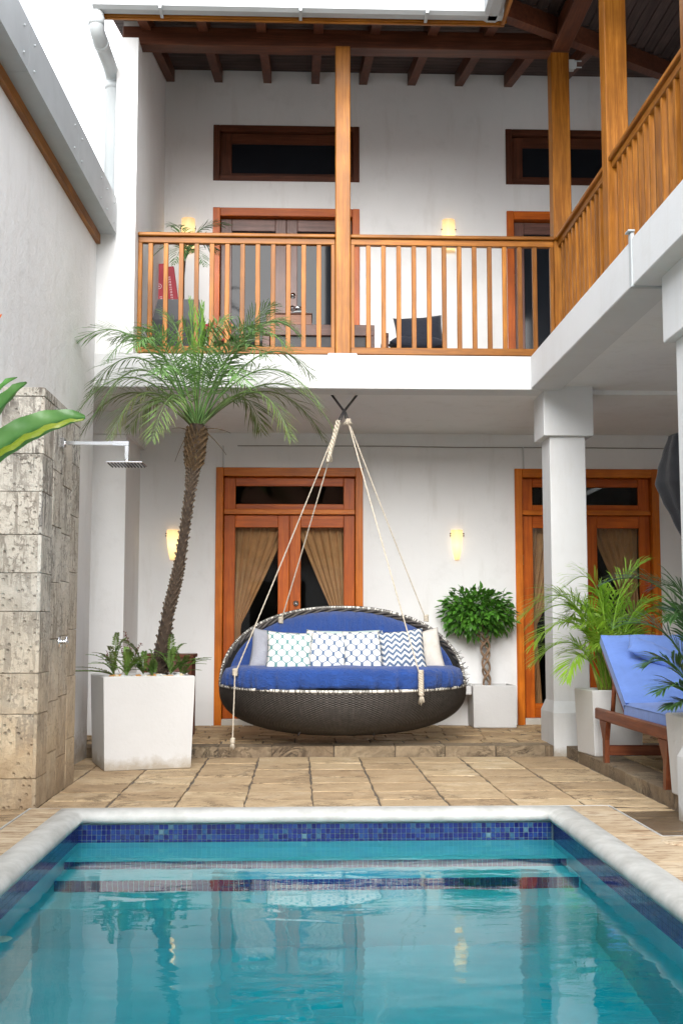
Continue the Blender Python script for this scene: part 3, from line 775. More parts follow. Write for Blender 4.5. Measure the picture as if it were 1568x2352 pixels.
# ---------------------------------------------------------------- boundary wall on the left
bw = thing('boundary_wall', 'tall rough white rendered wall with metal capping along the pool', 'wall', (-1.8, 6, 0))
XL = lambda y: -1.655 - .0246 * (9.5 - y)
def strip(o0, o1, y0, y1, z0, z1, b=None):
    """box following the wall line; o = offset from its face"""
    v = []
    for z in (z0, z1):
        for y, o in ((y0, o0), (y0, o1), (y1, o1), (y1, o0)): v.append((XL(y) + o, y, z))
    mb = b or MB(); mb.add(v, [(3, 2, 1, 0), (4, 5, 6, 7), (0, 1, 5, 4), (1, 2, 6, 5), (2, 3, 7, 6), (3, 0, 4, 7)]); return mb
strip(-.3, 0, -3, 9.499, -.02, 4.2).build('wall', STUCCO_ROUGH, bw)
strip(.0, .035, -3, 9.47, 4.125, 4.2005).build('timber_fascia', RAIL[1], bw)
y = 9.46
for L in (.55, .95, 1.35, 1.5, 1.5, 1.5, 1.5, 1.5):
    fb = MB(); strip(-.32, .165, y - L + .003, y, 4.202, 4.5, fb)
    o = fb.build('capping_panel', GUTTERM, bw)
    sc = MB()
    for yy in (y - .12, y - L + .12):
        for zz in (4.26, 4.42): sc.tube([(XL(yy) + .165, yy, zz), (XL(yy) + .172, yy, zz)], .008, 8)
    sc.build('rivet', METALW, o); y -= L

# ---------------------------------------------------------------- shower wall of coral stone
sw = thing('shower_wall', 'pitted coral stone shower wall standing against the boundary wall', 'shower wall', (-1.6, 7.4, 0))
SX0, SX1, SY0, SY1, SZ = -1.74, -1.475, 6.85, 8.0, 2.41
m = MB(); m.box(SX0, SX1 - .02, SY0 + .02, SY1 - .003, -.01, SZ - .02); m.build('core', m_plain('lime_mortar', (.36, .31, .23), .95, .2, 12), sw)
def block(x0, x1, y0, y1, z0, z1):
    mb = MB(); mb.bbox(x0, x1, y0, y1, z0, z1, .003); return mb.build('stone_block', CORAL, sw)
zc_ = [0, .22, .45, .68, .93, 1.18, 1.37, 1.60, 1.83, 2.06, 2.36]
zf = [0.0, .17, .53, .76, 1.11, 1.33, 1.55, 1.80, 2.02, 2.355]
for i in range(len(zf) - 1): block(SX0 + .001, SX1 - .02, SY0, SY0 + .03, zf[i] + .0015, zf[i + 1] - .0015)
cols = [6.852, 7.14, 7.42, 7.71, 7.999]; offs = [0, .11, .05, .14]
for c_ in range(4):
    z = 0
    if c_ == 0: zz = list(zf)
    else:
        zz = [0]; z = .18 + offs[c_] * .9
        while z < 2.2: zz.append(z); z += random.choice((.3, .34, .37, .4))
        if 2.355 - zz[-1] < .12: zz.pop()
        zz.append(2.355)
    for i in range(len(zz) - 1): block(SX1 - .03, SX1 + random.uniform(-.002, .002), cols[c_] + .0012, cols[c_ + 1] - .0012, zz[i] + .0015, zz[i + 1] - .0015)
for c_ in range(3): block(SX0 + .001, SX1, 6.85 + c_ * .384 + .001, 6.85 + (c_ + 1) * .384 - .003, 2.358, 2.41)
sh = thing('shower', 'square chrome rain shower head on an arm from the coral stone wall', 'shower', (SX1, 7.33, 2.155))
ay = 7.33; az = 2.155
m = MB(); m.bbox(SX1, SX1 + .028, ay - .03, ay + .03, az - .03, az + .03, .003); m.build('flange', CHROME, sh)
tipx = at(292, 1030, ay).x
m = MB(); m.bbox(SX1 + .02, tipx + .013, ay - .012, ay + .012, az - .012, az + .012, .002); m.bbox(tipx - .013, tipx + .0125, ay - .0115, ay + .0115, az - .1, az - .012, .002); m.build('arm', CHROME, sh)
m = MB(); m.tube([(tipx, ay, az - .098), (tipx, ay, az - .125)], .014, 12); m.build('swivel', CHROME, sh)
m = MB(); m.bbox(tipx - .11, tipx + .11, ay - .11, ay + .11, az - .134, az - .126, .002); hd_ = m.build('shower_head', CHROME, sh)
m = MB()
for i in range(11):
    for j in range(11):
        x, y = tipx - .1 + .02 * i, ay - .1 + .02 * j; m.box(x - .003, x + .003, y - .003, y + .003, az - .139, az - .1335)
m.build('nozzles', BLACK, hd_, kind='stuff')
tp = thing('shower_tap', 'round chrome shower tap on the coral stone wall', 'tap', (SX1, 7.405, .93))
m = MB(); m.tube([(SX1 - .001, 7.405, .93), (SX1 + .012, 7.405, .93)], .035, 20); m.build('rose', CHROME, tp)
m = MB(); m.tube([(SX1 + .01, 7.405, .93), (SX1 + .05, 7.405, .93)], .014, 12); m.build('stem', CHROME, tp)
m = MB(); m.tube([(SX1 + .048, 7.405, .93 - .032), (SX1 + .048, 7.405, .93 + .032)], .009, 10); m.tube([(SX1 + .048, 7.405 - .032, .93), (SX1 + .048, 7.405 + .032, .93)], .009, 10); m.build('handle', CHROME, tp)

# ---------------------------------------------------------------- building across the court, seen in the door glass
ob = thing('opposite_house', 'white house with clay tiled roof across the courtyard behind the pool', 'house', (0, -11, 0))
wall_mesh(-6, 8, 0, 3.0, -11.2, -11, [(-1.4, .2, 0, 2.3), (2.4, 4, 0, 2.3)]).build('wall', STUCCO, ob)
m = MB(); m.box(-6, 8, -15, -11.25, 0, .05); m.box(-6, 8, -15.2, -15, 0, 3); m.build('room', ROOM, ob)
P = []
for i in range(241):
    x = -6 + 14 * i / 240; P.append([(x, -10.5 - 5 * k / 6, 2.9 + 3.6 * k / 6 + .05 * abs(math.sin(i * math.pi / 6))) for k in range(7)])
m = MB(); m.grid(P, False); m.build('tile_roof', CLAY, ob)
# ================================================================ plants: helpers
def m_leaf(name, a, b, tip=None, rough=.5, trans=.3):
    t = NT(name); n = t.noise(t.scaled(t.pos(), (1, 1, 1)), 9, 4)
    c = t.ramp(n, [(.3, a), (.7, b)])
    k = t.math('ADD', t.math('MULTIPLY', t.rnd(), .7), .65)
    cc = t.n('ShaderNodeVectorMath', operation='SCALE'); t.l(c, cc.inputs[0]); t.l(k, cc.inputs['Scale']); c = cc.outputs[0]
    if tip:
        at_ = t.n('ShaderNodeAttribute'); at_.attribute_name = 'age'
        c = t.mix(at_.outputs['Fac'], c, tip)
    p = t.bsdf(c, rough); tr = t.n('ShaderNodeBsdfTranslucent'); t.l(c, tr.inputs[0])
    mx = t.n('ShaderNodeMixShader'); mx.inputs[0].default_value = trans; t.l(p.outputs[0], mx.inputs[1]); t.l(tr.outputs[0], mx.inputs[2])
    return t.done(mx)
PALM = m_leaf('date_palm_leaf', (.095, .20, .055), (.18, .33, .10), (.20, .12, .05))
PALMY = m_leaf('young_palm_leaf', (.10, .24, .03), (.18, .36, .05))
ARECA = m_leaf('areca_leaf', (.17, .34, .025), (.33, .54, .05), (.32, .30, .07), .4, .4)
ARECAL = m_leaf('areca_bright_leaf', (.28, .52, .05), (.42, .66, .08), None, .4, .45)
DKPALM = m_leaf('dark_palm_leaf', (.035, .10, .025), (.08, .18, .05), None, .35, .2)
FERN = m_leaf('fern_leaf', (.09, .20, .035), (.18, .32, .06), (.15, .06, .035))
FICUS = m_leaf('ficus_leaf', (.04, .14, .018), (.11, .29, .035), None, .3, .25)
BANANA = m_leaf('banana_leaf', (.09, .26, .06), (.16, .36, .10), None, .35, .35)
BANANAY = m_leaf('banana_leaf_yellow', (.25, .36, .03), (.42, .48, .05), None, .35, .35)
BARK = m_plain('palm_bark', (.04, .026, .017), .95, .45, 22, .7, 60)
FIBRE = m_plain('palm_fibre', (.075, .045, .02), .95, .5, 30, .5, 80)
STEMM = m_plain('areca_stem', (.30, .30, .06), .5, .4, 14)
SOIL = m_plain('soil', (.05, .035, .025), .95, .4, 20, .6, 40)
def bez(a, c, b, n):
    a, c, b = Vector(a), Vector(c), Vector(b)
    return [a * (1 - t) ** 2 + c * 2 * t * (1 - t) + b * t * t for t in [i / n for i in range(n + 1)]]
def frond(parent, a, c, b, mat, n=44, L=.2, w=.010, ang=55, droop=.5, r0=.009, t0=.14, name='frond', flat=.15, age=0, fold=0.0, spread=.25):
    """feather leaf: a rachis whose rings carry paired leaflets (one connected mesh)"""
    pts = bez(a, c, b, n); info = []; v = []; f = []; age_v = []
    for i, p in enumerate(pts):
        t = i / n; T = (pts[min(i + 1, n)] - pts[max(i - 1, 0)]).normalized()
        S = T.cross(Vector((0, 0, 1)))
        S = S.normalized() if S.length > .05 else Vector((1, 0, 0))
        U = S.cross(T).normalized(); r = r0 * (1 - .85 * t) + .0012
        v += [p + U * r, p + S * r, p - U * r, p - S * r]; age_v += [age * .6] * 4
        if i:
            for k in range(4): f.append(((i - 1) * 4 + k, (i - 1) * 4 + (k + 1) % 4, i * 4 + (k + 1) % 4, i * 4 + k))
        info.append((p, T, S, U, t))
    for i in range(n + 1):
        p, T, S, U, t = info[i]
        if t < t0: continue
        q = (t - t0) / (1 - t0); prof = (.35 + 1.0 * math.sin(math.pi * min(1, q * .9 + .12)) ** .7) * (1 - .25 * q)
        for sd_, bi in ((1, 1), (-1, 3)):
            if random.random() < .05: continue
            al = R(ang * (1 - .45 * q) + random.uniform(-9, 9)); ln = L * prof * random.uniform(.8, 1.12)
            d = (S * sd_ * math.sin(al) + T * math.cos(al) + U * (flat + fold + random.uniform(-spread, spread) * .6)).normalized()
            g = Vector((0, 0, -1)); base = p + S * sd_ * r0 * .3
            wd = d.cross(U).normalized() * w * .5
            p1 = base + d * ln * .3 + g * ln * droop * .05; p2 = base + d * ln * .68 + g * ln * droop * .26; p3 = base + d * ln * .95 + g * ln * droop * .62
            k = len(v); v += [p1 + wd, p1 - wd, p2 + wd * .8, p2 - wd * .8, p3]
            ag = min(1, age * random.uniform(.4, 1.3) + (.35 * q * age)); age_v += [ag * .6, ag * .6, ag * .9, ag * .9, min(1, ag * 1.2)]
            f += [(i * 4 + bi, k, k + 1), (k, k + 2, k + 3, k + 1), (k + 2, k + 4, k + 3)]
    mb = MB(); mb.add(v, f, True); o = mb.build(name, mat, parent)
    if age or True:
        at_ = o.data.attributes.new('age', 'FLOAT', 'POINT'); at_.data.foreach_set('value', age_v)
    return o
def taper_pot(name, label, cx, cy, z0, h, wb, wt, rot, group=None, soil=True, wall=.035):
    """square planter, slightly wider at the top, hollow rim and soil"""
    th = thing(name, label, 'planter', (cx, cy, z0), group)
    c, s_ = math.cos(rot), math.sin(rot)
    def ring_(hw, z, j=0): return [(cx + (x * c - y * s_) * hw, cy + (x * s_ + y * c) * hw, z) for x, y in ((-1, -1), (1, -1), (1, 1), (-1, 1))]
    b = .008
    lv = [(wb / 2 - b, z0), (wb / 2, z0 + b), (wb / 2 + (wt - wb) * .5 * .5, z0 + h * .5), (wt / 2, z0 + h - b), (wt / 2 - b, z0 + h), (wt / 2 - wall, z0 + h), (wt / 2 - wall - .004, z0 + h - .12)]
    v = []; f = []
    for i, (hw, z) in enumerate(lv):
        v += ring_(hw, z)
        if i:
            for k in range(4): f.append(((i - 1) * 4 + k, (i - 1) * 4 + (k + 1) % 4, i * 4 + (k + 1) % 4, i * 4 + k))
    f.append((3, 2, 1, 0)); m = MB(); m.add(v, f); m.build('shell', PLANTER, th)
    if soil:
        so = MB(); P = []
        hw = wt / 2 - wall - .001
        for i in range(9):
            row = []
            for j in range(9):
                x, y = (i / 4 - 1) * hw, (j / 4 - 1) * hw
                row.append((cx + x * c - y * s_, cy + x * s_ + y * c, z0 + h - .035 + random.uniform(-.008, .012)))
            P.append(row)
        so.grid(P); so.build('soil', SOIL, th)
    return th

# ================================================================ big planter with the date palm
PR = math.atan2(.19, .6)
pc = Vector((-1.375, 8.585, 0)) + Vector((math.cos(PR), math.sin(PR), 0)) * .315 + Vector((-math.sin(PR), math.cos(PR), 0)) * .3
taper_pot('palm_planter', 'large square white rendered planter holding the curved date palm', pc.x, pc.y, 0, .668, .62, .66, PR)
palm = thing('date_palm', 'pygmy date palm with curved scarred trunk in the large white planter', 'palm tree', (-1.03, 8.92, .6))
PY = 8.92
tp_px = [(362, 1545, 24), (370, 1505, 17), (388, 1400, 13), (401, 1350, 12.5), (412, 1300, 12), (427, 1200, 10.5), (438, 1120, 11), (443, 1085, 14), (447, 1050, 21), (450, 1010, 23), (453, 980, 19)]
path = []; rad = []
for i in range(len(tp_px) - 1):
    for k in range(5):
        f = k / 5; q = [tp_px[i][c] + (tp_px[i + 1][c] - tp_px[i][c]) * f for c in range(3)]
        path.append(at(q[0], q[1], PY)); rad.append(q[2] / F_PX * PY)
path.append(at(453, 975, PY)); rad.append(.06)
m = MB(); m.tube(path, [r * .93 for r in rad], 18); trunk = m.build('trunk', BARK, palm)
sc = MB(); fb = MB()
for i in range(420):
    f = i / 420; k = f * (len(path) - 2); j = int(k); u = k - j
    p = path[j].lerp(path[j + 1], u); r = rad[j] + (rad[j + 1] - rad[j]) * u
    T = (path[j + 1] - path[j]).normalized(); w = i * 2.39996
    a = Vector((1, 0, 0)) - T * T.x; a.normalize(); b = T.cross(a); d = a * math.cos(w) + b * math.sin(w); s_ = d.cross(T)
    big = 1.7 if f > .74 else 1.0; h = .012 * big * random.uniform(.7, 1.3); wd = .011 * big
    o = p + d * r * .9
    vv = [o - s_ * wd - T * .012 * big, o + s_ * wd - T * .012 * big, o + s_ * wd * .6 + T * .006, o - s_ * wd * .6 + T * .006, o + d * (h + .006) + T * .012 * big, o + d * h * .5 + T * .022 * big]
    (fb if f > .74 else sc).add(vv, [(0, 1, 4), (1, 2, 4), (2, 5, 4), (5, 3, 4), (3, 0, 4)])
sc.build('leaf_scars', m_plain('leaf_scar', (.085, .06, .04), .95, .5, 40), trunk, kind='stuff')
for i in range(260):
    w = random.uniform(0, 6.28); z = random.random() ** 1.5; k = len(path) - 1 - int(z * 14); p = path[k]; r = rad[k]
    d = Vector((math.cos(w), math.sin(w), random.uniform(-.5, .6))); q = p + Vector((d.x, d.y, 0)) * r * .85
    e = q + d * random.uniform(.03, .08); wv = Vector((-d.y, d.x, 0)) * .0025
    fb.add([q - wv, q + wv, e], [(0, 1, 2)])
fb.build('leaf_base_fibre', FIBRE, trunk, kind='stuff')
cb = at(452, 985, PY)
def pf(ctrl, tip, dy=0, mat=PALM, n=50, L=.25, age=0, droop=.42, w=.009, cdy=None):
    a = cb + Vector((random.uniform(-.03, .03), random.uniform(-.03, .03), 0))
    return frond(palm, a, at(*ctrl, PY + (dy * .5 if cdy is None else cdy)), at(*tip, PY + dy), mat, n=n, L=L, w=w, droop=droop, age=age, r0=.0075, t0=.22, ang=62, flat=.1, spread=.35)
PF = [((545, 790), (630, 700), -.25, .1), ((580, 760), (690, 775), -.1, .0), ((560, 780), (660, 800), -.45, .0), ((600, 815), (720, 870), .2, .1),
      ((630, 882), (765, 985), -.15, .55), ((615, 900), (745, 1010), .15, .6), ((580, 900), (668, 1010), -.45, .45), ((545, 910), (600, 990), .3, .6),
      ((305, 775), (165, 800), -.1, .1), ((350, 785), (245, 830), -.4, .0), ((325, 825), (205, 905), .2, .2), ((305, 868), (178, 950), -.1, .4),
      ((300, 902), (182, 1008), -.05, .8), ((340, 902), (255, 1005), -.4, .7), ((370, 912), (300, 985), .3, .6), ((400, 908), (350, 1008), -.6, .4),
      ((400, 850), (370, 860), -.7, .0), ((510, 850), (560, 880), -.7, .0), ((460, 850), (470, 800), -.75, .0), ((375, 800), (310, 800), -.6, .0), ((530, 810), (610, 820), -.6, .1),
      ((420, 800), (380, 720), .1, .0), ((480, 810), (510, 735), .15, .0), ((360, 800), (260, 780), .25, .1), ((560, 790), (660, 740), .28, .1), ((520, 790), (585, 760), -.5, 0), ((390, 800), (330, 760), -.3, 0),
      ((600, 850), (735, 930), -.35, .2), ((330, 850), (215, 960), -.35, .3)]
for c_, t_, dy, ag in PF:
    k_ = (2 * c_[0] - .5 * (452 + t_[0]), 2 * c_[1] - .5 * (985 + t_[1]))
    pf(k_, t_, dy, age=ag * .7)
for c_, t_ in (((446, 800), (436, 690)), ((455, 800), (466, 700)), ((448, 820), (420, 735)), ((450, 820), (488, 742))):
    frond(palm, cb, at(*c_, PY), at(*t_, PY - .05), PALMY, n=30, L=.17, w=.008, ang=22, droop=.1, r0=.006, t0=.3)
for a_, b_ in (((470, 990), (520, 1045)), ((472, 985), (530, 995)), ((430, 1000), (402, 1060)), ((435, 990), (395, 985))):
    m = MB(); m.tube(bez(at(*a_, PY - .02), (at(*a_, PY - .02) + at(*b_, PY - .1)) * .5 + Vector((0, 0, .03)), at(*b_, PY - .1), 6), [.004, .004, .004, .003, .003, .002, .0015], 5); m.build('dead_stalk', FIBRE, palm)
# pebbles in the planter
PEB = [m_plain('pebble_%s' % n_, c_, .55, .15, 25) for n_, c_ in (('white', (.62, .60, .55)), ('cream', (.55, .44, .28)), ('ochre', (.45, .22, .06)), ('grey', (.42, .45, .44)))]
ux, uy = Vector((math.cos(PR), math.sin(PR), 0)), Vector((-math.sin(PR), math.cos(PR), 0))
for i in range(34):
    a, b = random.uniform(-.27, .27), -.28 + (i % 3) * .045 + random.uniform(-.01, .01)
    if i >= 18: b = -.28 + random.uniform(0, .01); a = -.2 + (i - 18) * .029
    rx, ry, rz_ = random.uniform(.018, .04), random.uniform(.015, .025), random.uniform(.012, .02)
    c = pc + ux * a + uy * b + Vector((0, 0, .655 + rz_ * .5))
    pr = []; m = MB(); P = []
    for j in range(7):
        th_ = math.pi * j / 6; P.append([(rx * math.sin(th_) * math.cos(w) * (1 + .1 * math.sin(3 * w + i)), ry * math.sin(th_) * math.sin(w), rz_ * math.cos(th_)) for w in [2 * math.pi * k / 10 for k in range(11)]])
    m.grid(P); o = m.build('pebble', PEB[i % 4]); o.location = c; o.rotation_euler = (random.uniform(-.2, .2), random.uniform(-.2, .2), random.uniform(0, 3))
    tag(o, ['small white pebble', 'small cream pebble', 'small ochre pebble', 'small grey pebble'][i % 4] + ' in the date palm planter', 'pebble', 'pebbles in the date palm planter')
# ferns
def fern(px, py, Y, n, size, label, lean=0, brown=.2):
    b = at(px, py, Y); th = thing('fern', label, 'fern', b, 'ferns in the date palm planter')
    for k in range(n):
        w = random.uniform(-1.0, 1.0) * 1.1 + lean; el = random.uniform(.5, 1.0); L = size * random.uniform(.7, 1.1)
        dx = math.sin(w) * L; dz = max(.12, math.cos(w)) * L * el
        tipv = b + Vector((dx, random.uniform(-.16, .1), dz)); c = b + Vector((dx * .25, 0, dz * .95 + .02))
        frond(th, b, c, tipv, FERN, n=40, L=.03, w=.0075, ang=82, droop=.15, r0=.0022, t0=.08, age=random.random() * brown, spread=.3)
fern(262, 1552, 8.72, 11, .33, 'fern sprawling over the planter corner nearest the coral stone wall', -.75, .9)
fern(292, 1552, 8.66, 9, .30, 'upright green fern between the sprawling fern and the palm trunk', -.1, .4)
fern(330, 1548, 8.78, 10, .36, 'tall fern standing left of the palm trunk base', -.05, .6)
fern(352, 1552, 8.70, 7, .25, 'small fern hugging the base of the palm trunk', -.2, .2)
fern(392, 1548, 8.78, 10, .33, 'green fern on the door side of the palm trunk', .25, .15)
fern(418, 1556, 8.82, 8, .26, 'low fern at the planter corner nearest the daybed', .35, .2)
# dry flower stalks
st = thing('dry_plant', 'thin reddish dry stalks rising behind the planter ferns', 'plant', at(270, 1540, 8.85))
for (a, b, c) in (((290, 1540), (285, 1500), (268, 1462)), ((312, 1535), (300, 1490), (288, 1452)), ((262, 1545), (250, 1520), (246, 1495)), ((275, 1545), (262, 1515), (240, 1508)), ((300, 1540), (310, 1500), (325, 1478))):
    m = MB(); m.tube(bez(at(*a, 8.85), at(*b, 8.85), at(*c, 8.8), 8), .0022, 4)
    for q in bez(at(*a, 8.85), at(*b, 8.85), at(*c, 8.8), 16)[5:]:
        for _ in range(3):
            d = Vector((random.uniform(-1, 1), random.uniform(-1, 1), random.uniform(-.3, .8))) * .012; e = d.cross(Vector((.3, .5, .2))).normalized() * .004; m.add([q, q + d + e, q + d * 1.4, q + d - e], [(0, 1, 2, 3)])
    m.build('stalk', m_plain('dry_stalk', (.16, .06, .04), .8, .3), st, kind='stuff')
# side table behind the planter
tb = thing('side_table', 'small dark wood side table behind the palm planter', 'table', (-1.1, 10.4, TZ))
tx0, tx1, ty0, ty1 = at(395, 1500, 10.2).x - .25, at(445, 1500, 10.2).x, 10.2, 10.6; tz = at(420, 1503, 10.2).z
bx('tabletop', DARK_SHADED_W[0], tb, tx0, tx1, ty0, ty1, tz - .03, tz)
bx('drawer_front', UPDOOR[0], tb, tx0 + .03, tx1 - .045, ty0 + .012, ty1 - .03, tz - .15, tz - .031)
for a in (tx0 + .01, tx1 - .05):
    for b in (ty0 + .01, ty1 - .05): bx('leg', DARK_SHADED_W[2], tb, a, a + .035, b, b + .035, TZ, tz - .031)

# ================================================================ ficus with braided trunk
fp = Vector((1.83, 11.32, TZ))
ficp = taper_pot('ficus_planter', 'square white planter against the wall under the braided ficus', fp.x, fp.y, TZ, .395, .40, .405, 0)
m = MB(); m.bbox(.7, 1.62, 11.17, 11.495, .385, .465, .006); bn = m.build('bench_slab', PLANTER); bn.location = (0, 0, 0)
bench = thing('wall_bench', 'low white masonry bench built along the wall beside the ficus planter', 'bench', (1.1, 11.33, TZ)); 
bn.parent = bench; bn.location = -Vector((1.1, 11.33, TZ)); bn.name = 'seat'
bx('leg', PLANTER, bench, .72, .86, 11.19, 11.49, TZ, .386)
fic = thing('ficus_tree', 'round clipped ficus with braided trunk in the white planter', 'tree', (fp.x - .02, 11.3, TZ + .36))
fb_ = at(1118, 1578, 11.3); ft = at(1112, 1462, 11.3)
FB = m_plain('ficus_bark', (.22, .14, .085), .8, .3, 25, .4, 60)
for s_ in range(5):
    pts = []
    for i in range(33):
        t = i / 32; w = t * 9.5 + s_ * 2 * math.pi / 5 if s_ % 2 == 0 else -t * 9.5 + s_ * 2 * math.pi / 5
        r = .033 * (1 + .5 * t ** 3) ; c = fb_.lerp(ft, t); pts.append(c + Vector((r * math.cos(w), r * math.sin(w) * .9, 0)))
    top = at(1097 + (s_ - 2) * 22, 1420, 11.3 + (s_ % 3 - 1) * .08); pts += [pts[-1].lerp(top, .5), top]
    m = MB(); m.tube(pts, [.0095] * 30 + [.008, .008, .008, .006, .004], 8); m.build('trunk', FB, fic)
def leafmesh(k):
    L = .068 + .014 * (k % 2); W = .036 + .005 * (k % 3); b = .008
    v = [(0, 0, 0), (-W / 2, L * .3, .004), (0, L * .32, -b * .4), (W / 2, L * .3, .004), (-W * .42, L * .62, 0), (0, L * .65, -b * .5), (W * .42, L * .62, 0), (0, L, -b * 1.6)]
    m = MB(); m.add(v, [(0, 2, 1), (0, 3, 2), (1, 2, 5, 4), (2, 3, 6, 5), (4, 5, 7), (5, 6, 7)], True); return m
LM = [leafmesh(k) for k in range(4)]; LMESH = []
for k, q in enumerate(LM):
    me = q.mesh('leaf'); me.materials.append(FICUS); LMESH.append(me)
fc = at(1097, 1408, 11.3)
leaves = []
while len(leaves) < 1150:
    d = Vector((random.gauss(0, 1), random.gauss(0, 1), random.gauss(0, 1))).normalized()
    rr = random.random() ** .35; lump = 1 + .16 * math.sin(d.x * 5 + 1) * math.sin(d.z * 6 + d.y * 4) + random.uniform(-.05, .08)
    p = fc + Vector((d.x * .335, d.y * .19, d.z * (.225 if d.z > 0 else .25))) * rr * lump
    if d.z < -.55 and abs(d.x) < .4 and random.random() < .6: continue
    out_ = (d + Vector((random.uniform(-.6, .6), random.uniform(-.8, .3), random.uniform(-.9, .2)))).normalized()
    leaves.append((p, out_, random.uniform(-1, 1), rr))
leaves.sort(key=lambda q: q[0].y - .0 - (.4 if q[3] > .8 else 0))
bulk = MB()
for i, (p, d, rl, rr) in enumerate(leaves):
    M = Matrix.Translation(p) @ d.to_track_quat('Y', 'Z').to_matrix().to_4x4() @ Matrix.Rotation(rl * .8, 4, 'Y') @ Matrix.Scale(random.uniform(.75, 1.15), 4)
    if i < 300:
        o = make('leaf', LMESH[i % 4], None, fic); o.matrix_local = Matrix.Translation(-BASE[fic]) @ M
    else: bulk.add([M @ Vector(q) for q in LM[i % 4].v], LM[i % 4].f, True)
bulk.build('crown', FICUS, fic, kind='stuff')

# ================================================================ areca palm in its planter
ap = Vector((2.31, 8.87, TZ))
taper_pot('areca_planter', 'square white planter between the column and the lounger holding an areca palm', ap.x, ap.y, TZ, .48, .36, .39, R(6))
ar = thing('areca_palm', 'bushy bright green areca palm beside the white column', 'palm', (2.33, 8.86, .54))
AY = 8.86
ab = at(1398, 1588, AY)
def af(base, ctrl, tip, dy, mat=ARECA, L=.26, n=44, age=.1, droop=.4, w=.013, ang=50, flat=.2):
    b0 = at(*base, AY); frond(ar, b0, at(*ctrl, AY + dy * .4), at(*tip, AY + dy), mat, n=n, L=L, w=w, ang=ang, droop=droop, r0=.0065, t0=.3, age=age, flat=flat)
for base, ctrl, tip, dy, mat, L in (
    ((1385, 1588), (1330, 1260), (1195, 1420), -.1, ARECA, .25), ((1390, 1585), (1340, 1330), (1215, 1490), -.25, ARECA, .23), ((1382, 1588), (1330, 1400), (1222, 1525), -.05, ARECA, .22),
    ((1386, 1585), (1330, 1440), (1300, 1560), -.3, ARECA, .18), ((1392, 1585), (1350, 1300), (1262, 1385), .1, ARECA, .22), ((1395, 1585), (1395, 1250), (1300, 1345), .12, ARECA, .24),
    ((1402, 1585), (1395, 1330), (1477, 1292), .05, ARECAL, .27), ((1400, 1585), (1385, 1380), (1379, 1350), .02, ARECAL, .22), ((1405, 1585), (1415, 1400), (1460, 1352), -.05, ARECAL, .24),
    ((1408, 1585), (1440, 1330), (1520, 1400), .1, ARECA, .22), ((1404, 1585), (1430, 1430), (1490, 1470), -.1, ARECA, .2), ((1398, 1585), (1370, 1400), (1330, 1440), -.3, ARECA, .2),
    ((1404, 1585), (1410, 1420), (1450, 1420), .2, ARECA, .22), ((1394, 1585), (1370, 1350), (1310, 1400), .18, ARECA, .24), ((1400, 1585), (1400, 1440), (1390, 1480), -.35, ARECA, .2), ((1390, 1585), (1360, 1460), (1290, 1500), .15, ARECA, .2)):
    af(base, ctrl, tip, dy, mat, L * 1.1)
    if mat is ARECA and tip[1] < 1470: af((base[0] + 6, base[1]), (ctrl[0] + random.uniform(-10, 40), ctrl[1] + random.uniform(10, 60)), (tip[0] + random.uniform(0, 60), tip[1] + random.uniform(10, 50)), dy + .15, mat, L * .95)
for i, (x0, x1, y1) in enumerate(((1385, 1370, 1480), (1392, 1388, 1470), (1399, 1402, 1455), (1405, 1408, 1480), (1410, 1425, 1490), (1378, 1352, 1500))):
    m = MB(); m.tube([at(x0, 1592, AY), at((x0 + x1) / 2, (1592 + y1) / 2, AY), at(x1, y1, AY)], [.013, .011, .008], 8); m.build('stem', STEMM, ar)
m = MB(); m.tube([at(1421, 1592, AY + .05), at(1418, 1500, AY + .05)], [.022, .016], 10); m.build('old_stem', m_plain('grey_cane', (.4, .35, .27), .8, .35, 20), ar)

# ================================================================ planter and dark palm by the near column
rp = Vector((2.285, 6.62, TZ))
taper_pot('corner_planter', 'square white planter beside the near column with a dark green palm', rp.x, rp.y, TZ, .455, .33, .37, 0)
rpalm = thing('dark_palm', 'dark green palm leaning over the lounger from the corner planter', 'palm', (2.25, 6.64, .5))
RY = 6.62; rb = at(1598, 1640, RY)
for base, ctrl, tip, dy, L in (((1600, 1640), (1590, 1270), (1388, 1338), .15, .26), ((1598, 1640), (1570, 1400), (1420, 1436), .05, .24), ((1600, 1640), (1560, 1480), (1482, 1528), -.1, .2), ((1600, 1640), (1570, 1545), (1512, 1588), -.15, .17),
                           ((1602, 1640), (1580, 1590), (1536, 1625), -.15, .13), ((1604, 1640), (1620, 1300), (1500, 1350), .25, .24), ((1606, 1640), (1660, 1300), (1700, 1500), 0, .25), ((1604, 1640), (1600, 1350), (1540, 1420), -.2, .22), ((1604, 1640), (1640, 1420), (1680, 1600), -.2, .2)):
    frond(rpalm, at(*base, RY), at(*ctrl, RY + dy * .5), at(*tip, RY + dy), DKPALM, n=46, L=L, w=.014, ang=46, droop=.35, r0=.006, t0=.3, flat=.15)
for k in range(3):
    m = MB(); m.tube([rb + Vector((.02 * k, .02 * k, -.12)), rb + Vector((.02 * k - .02, 0, .25))], [.014, .009], 8); m.build('stem', STEMM, rpalm)

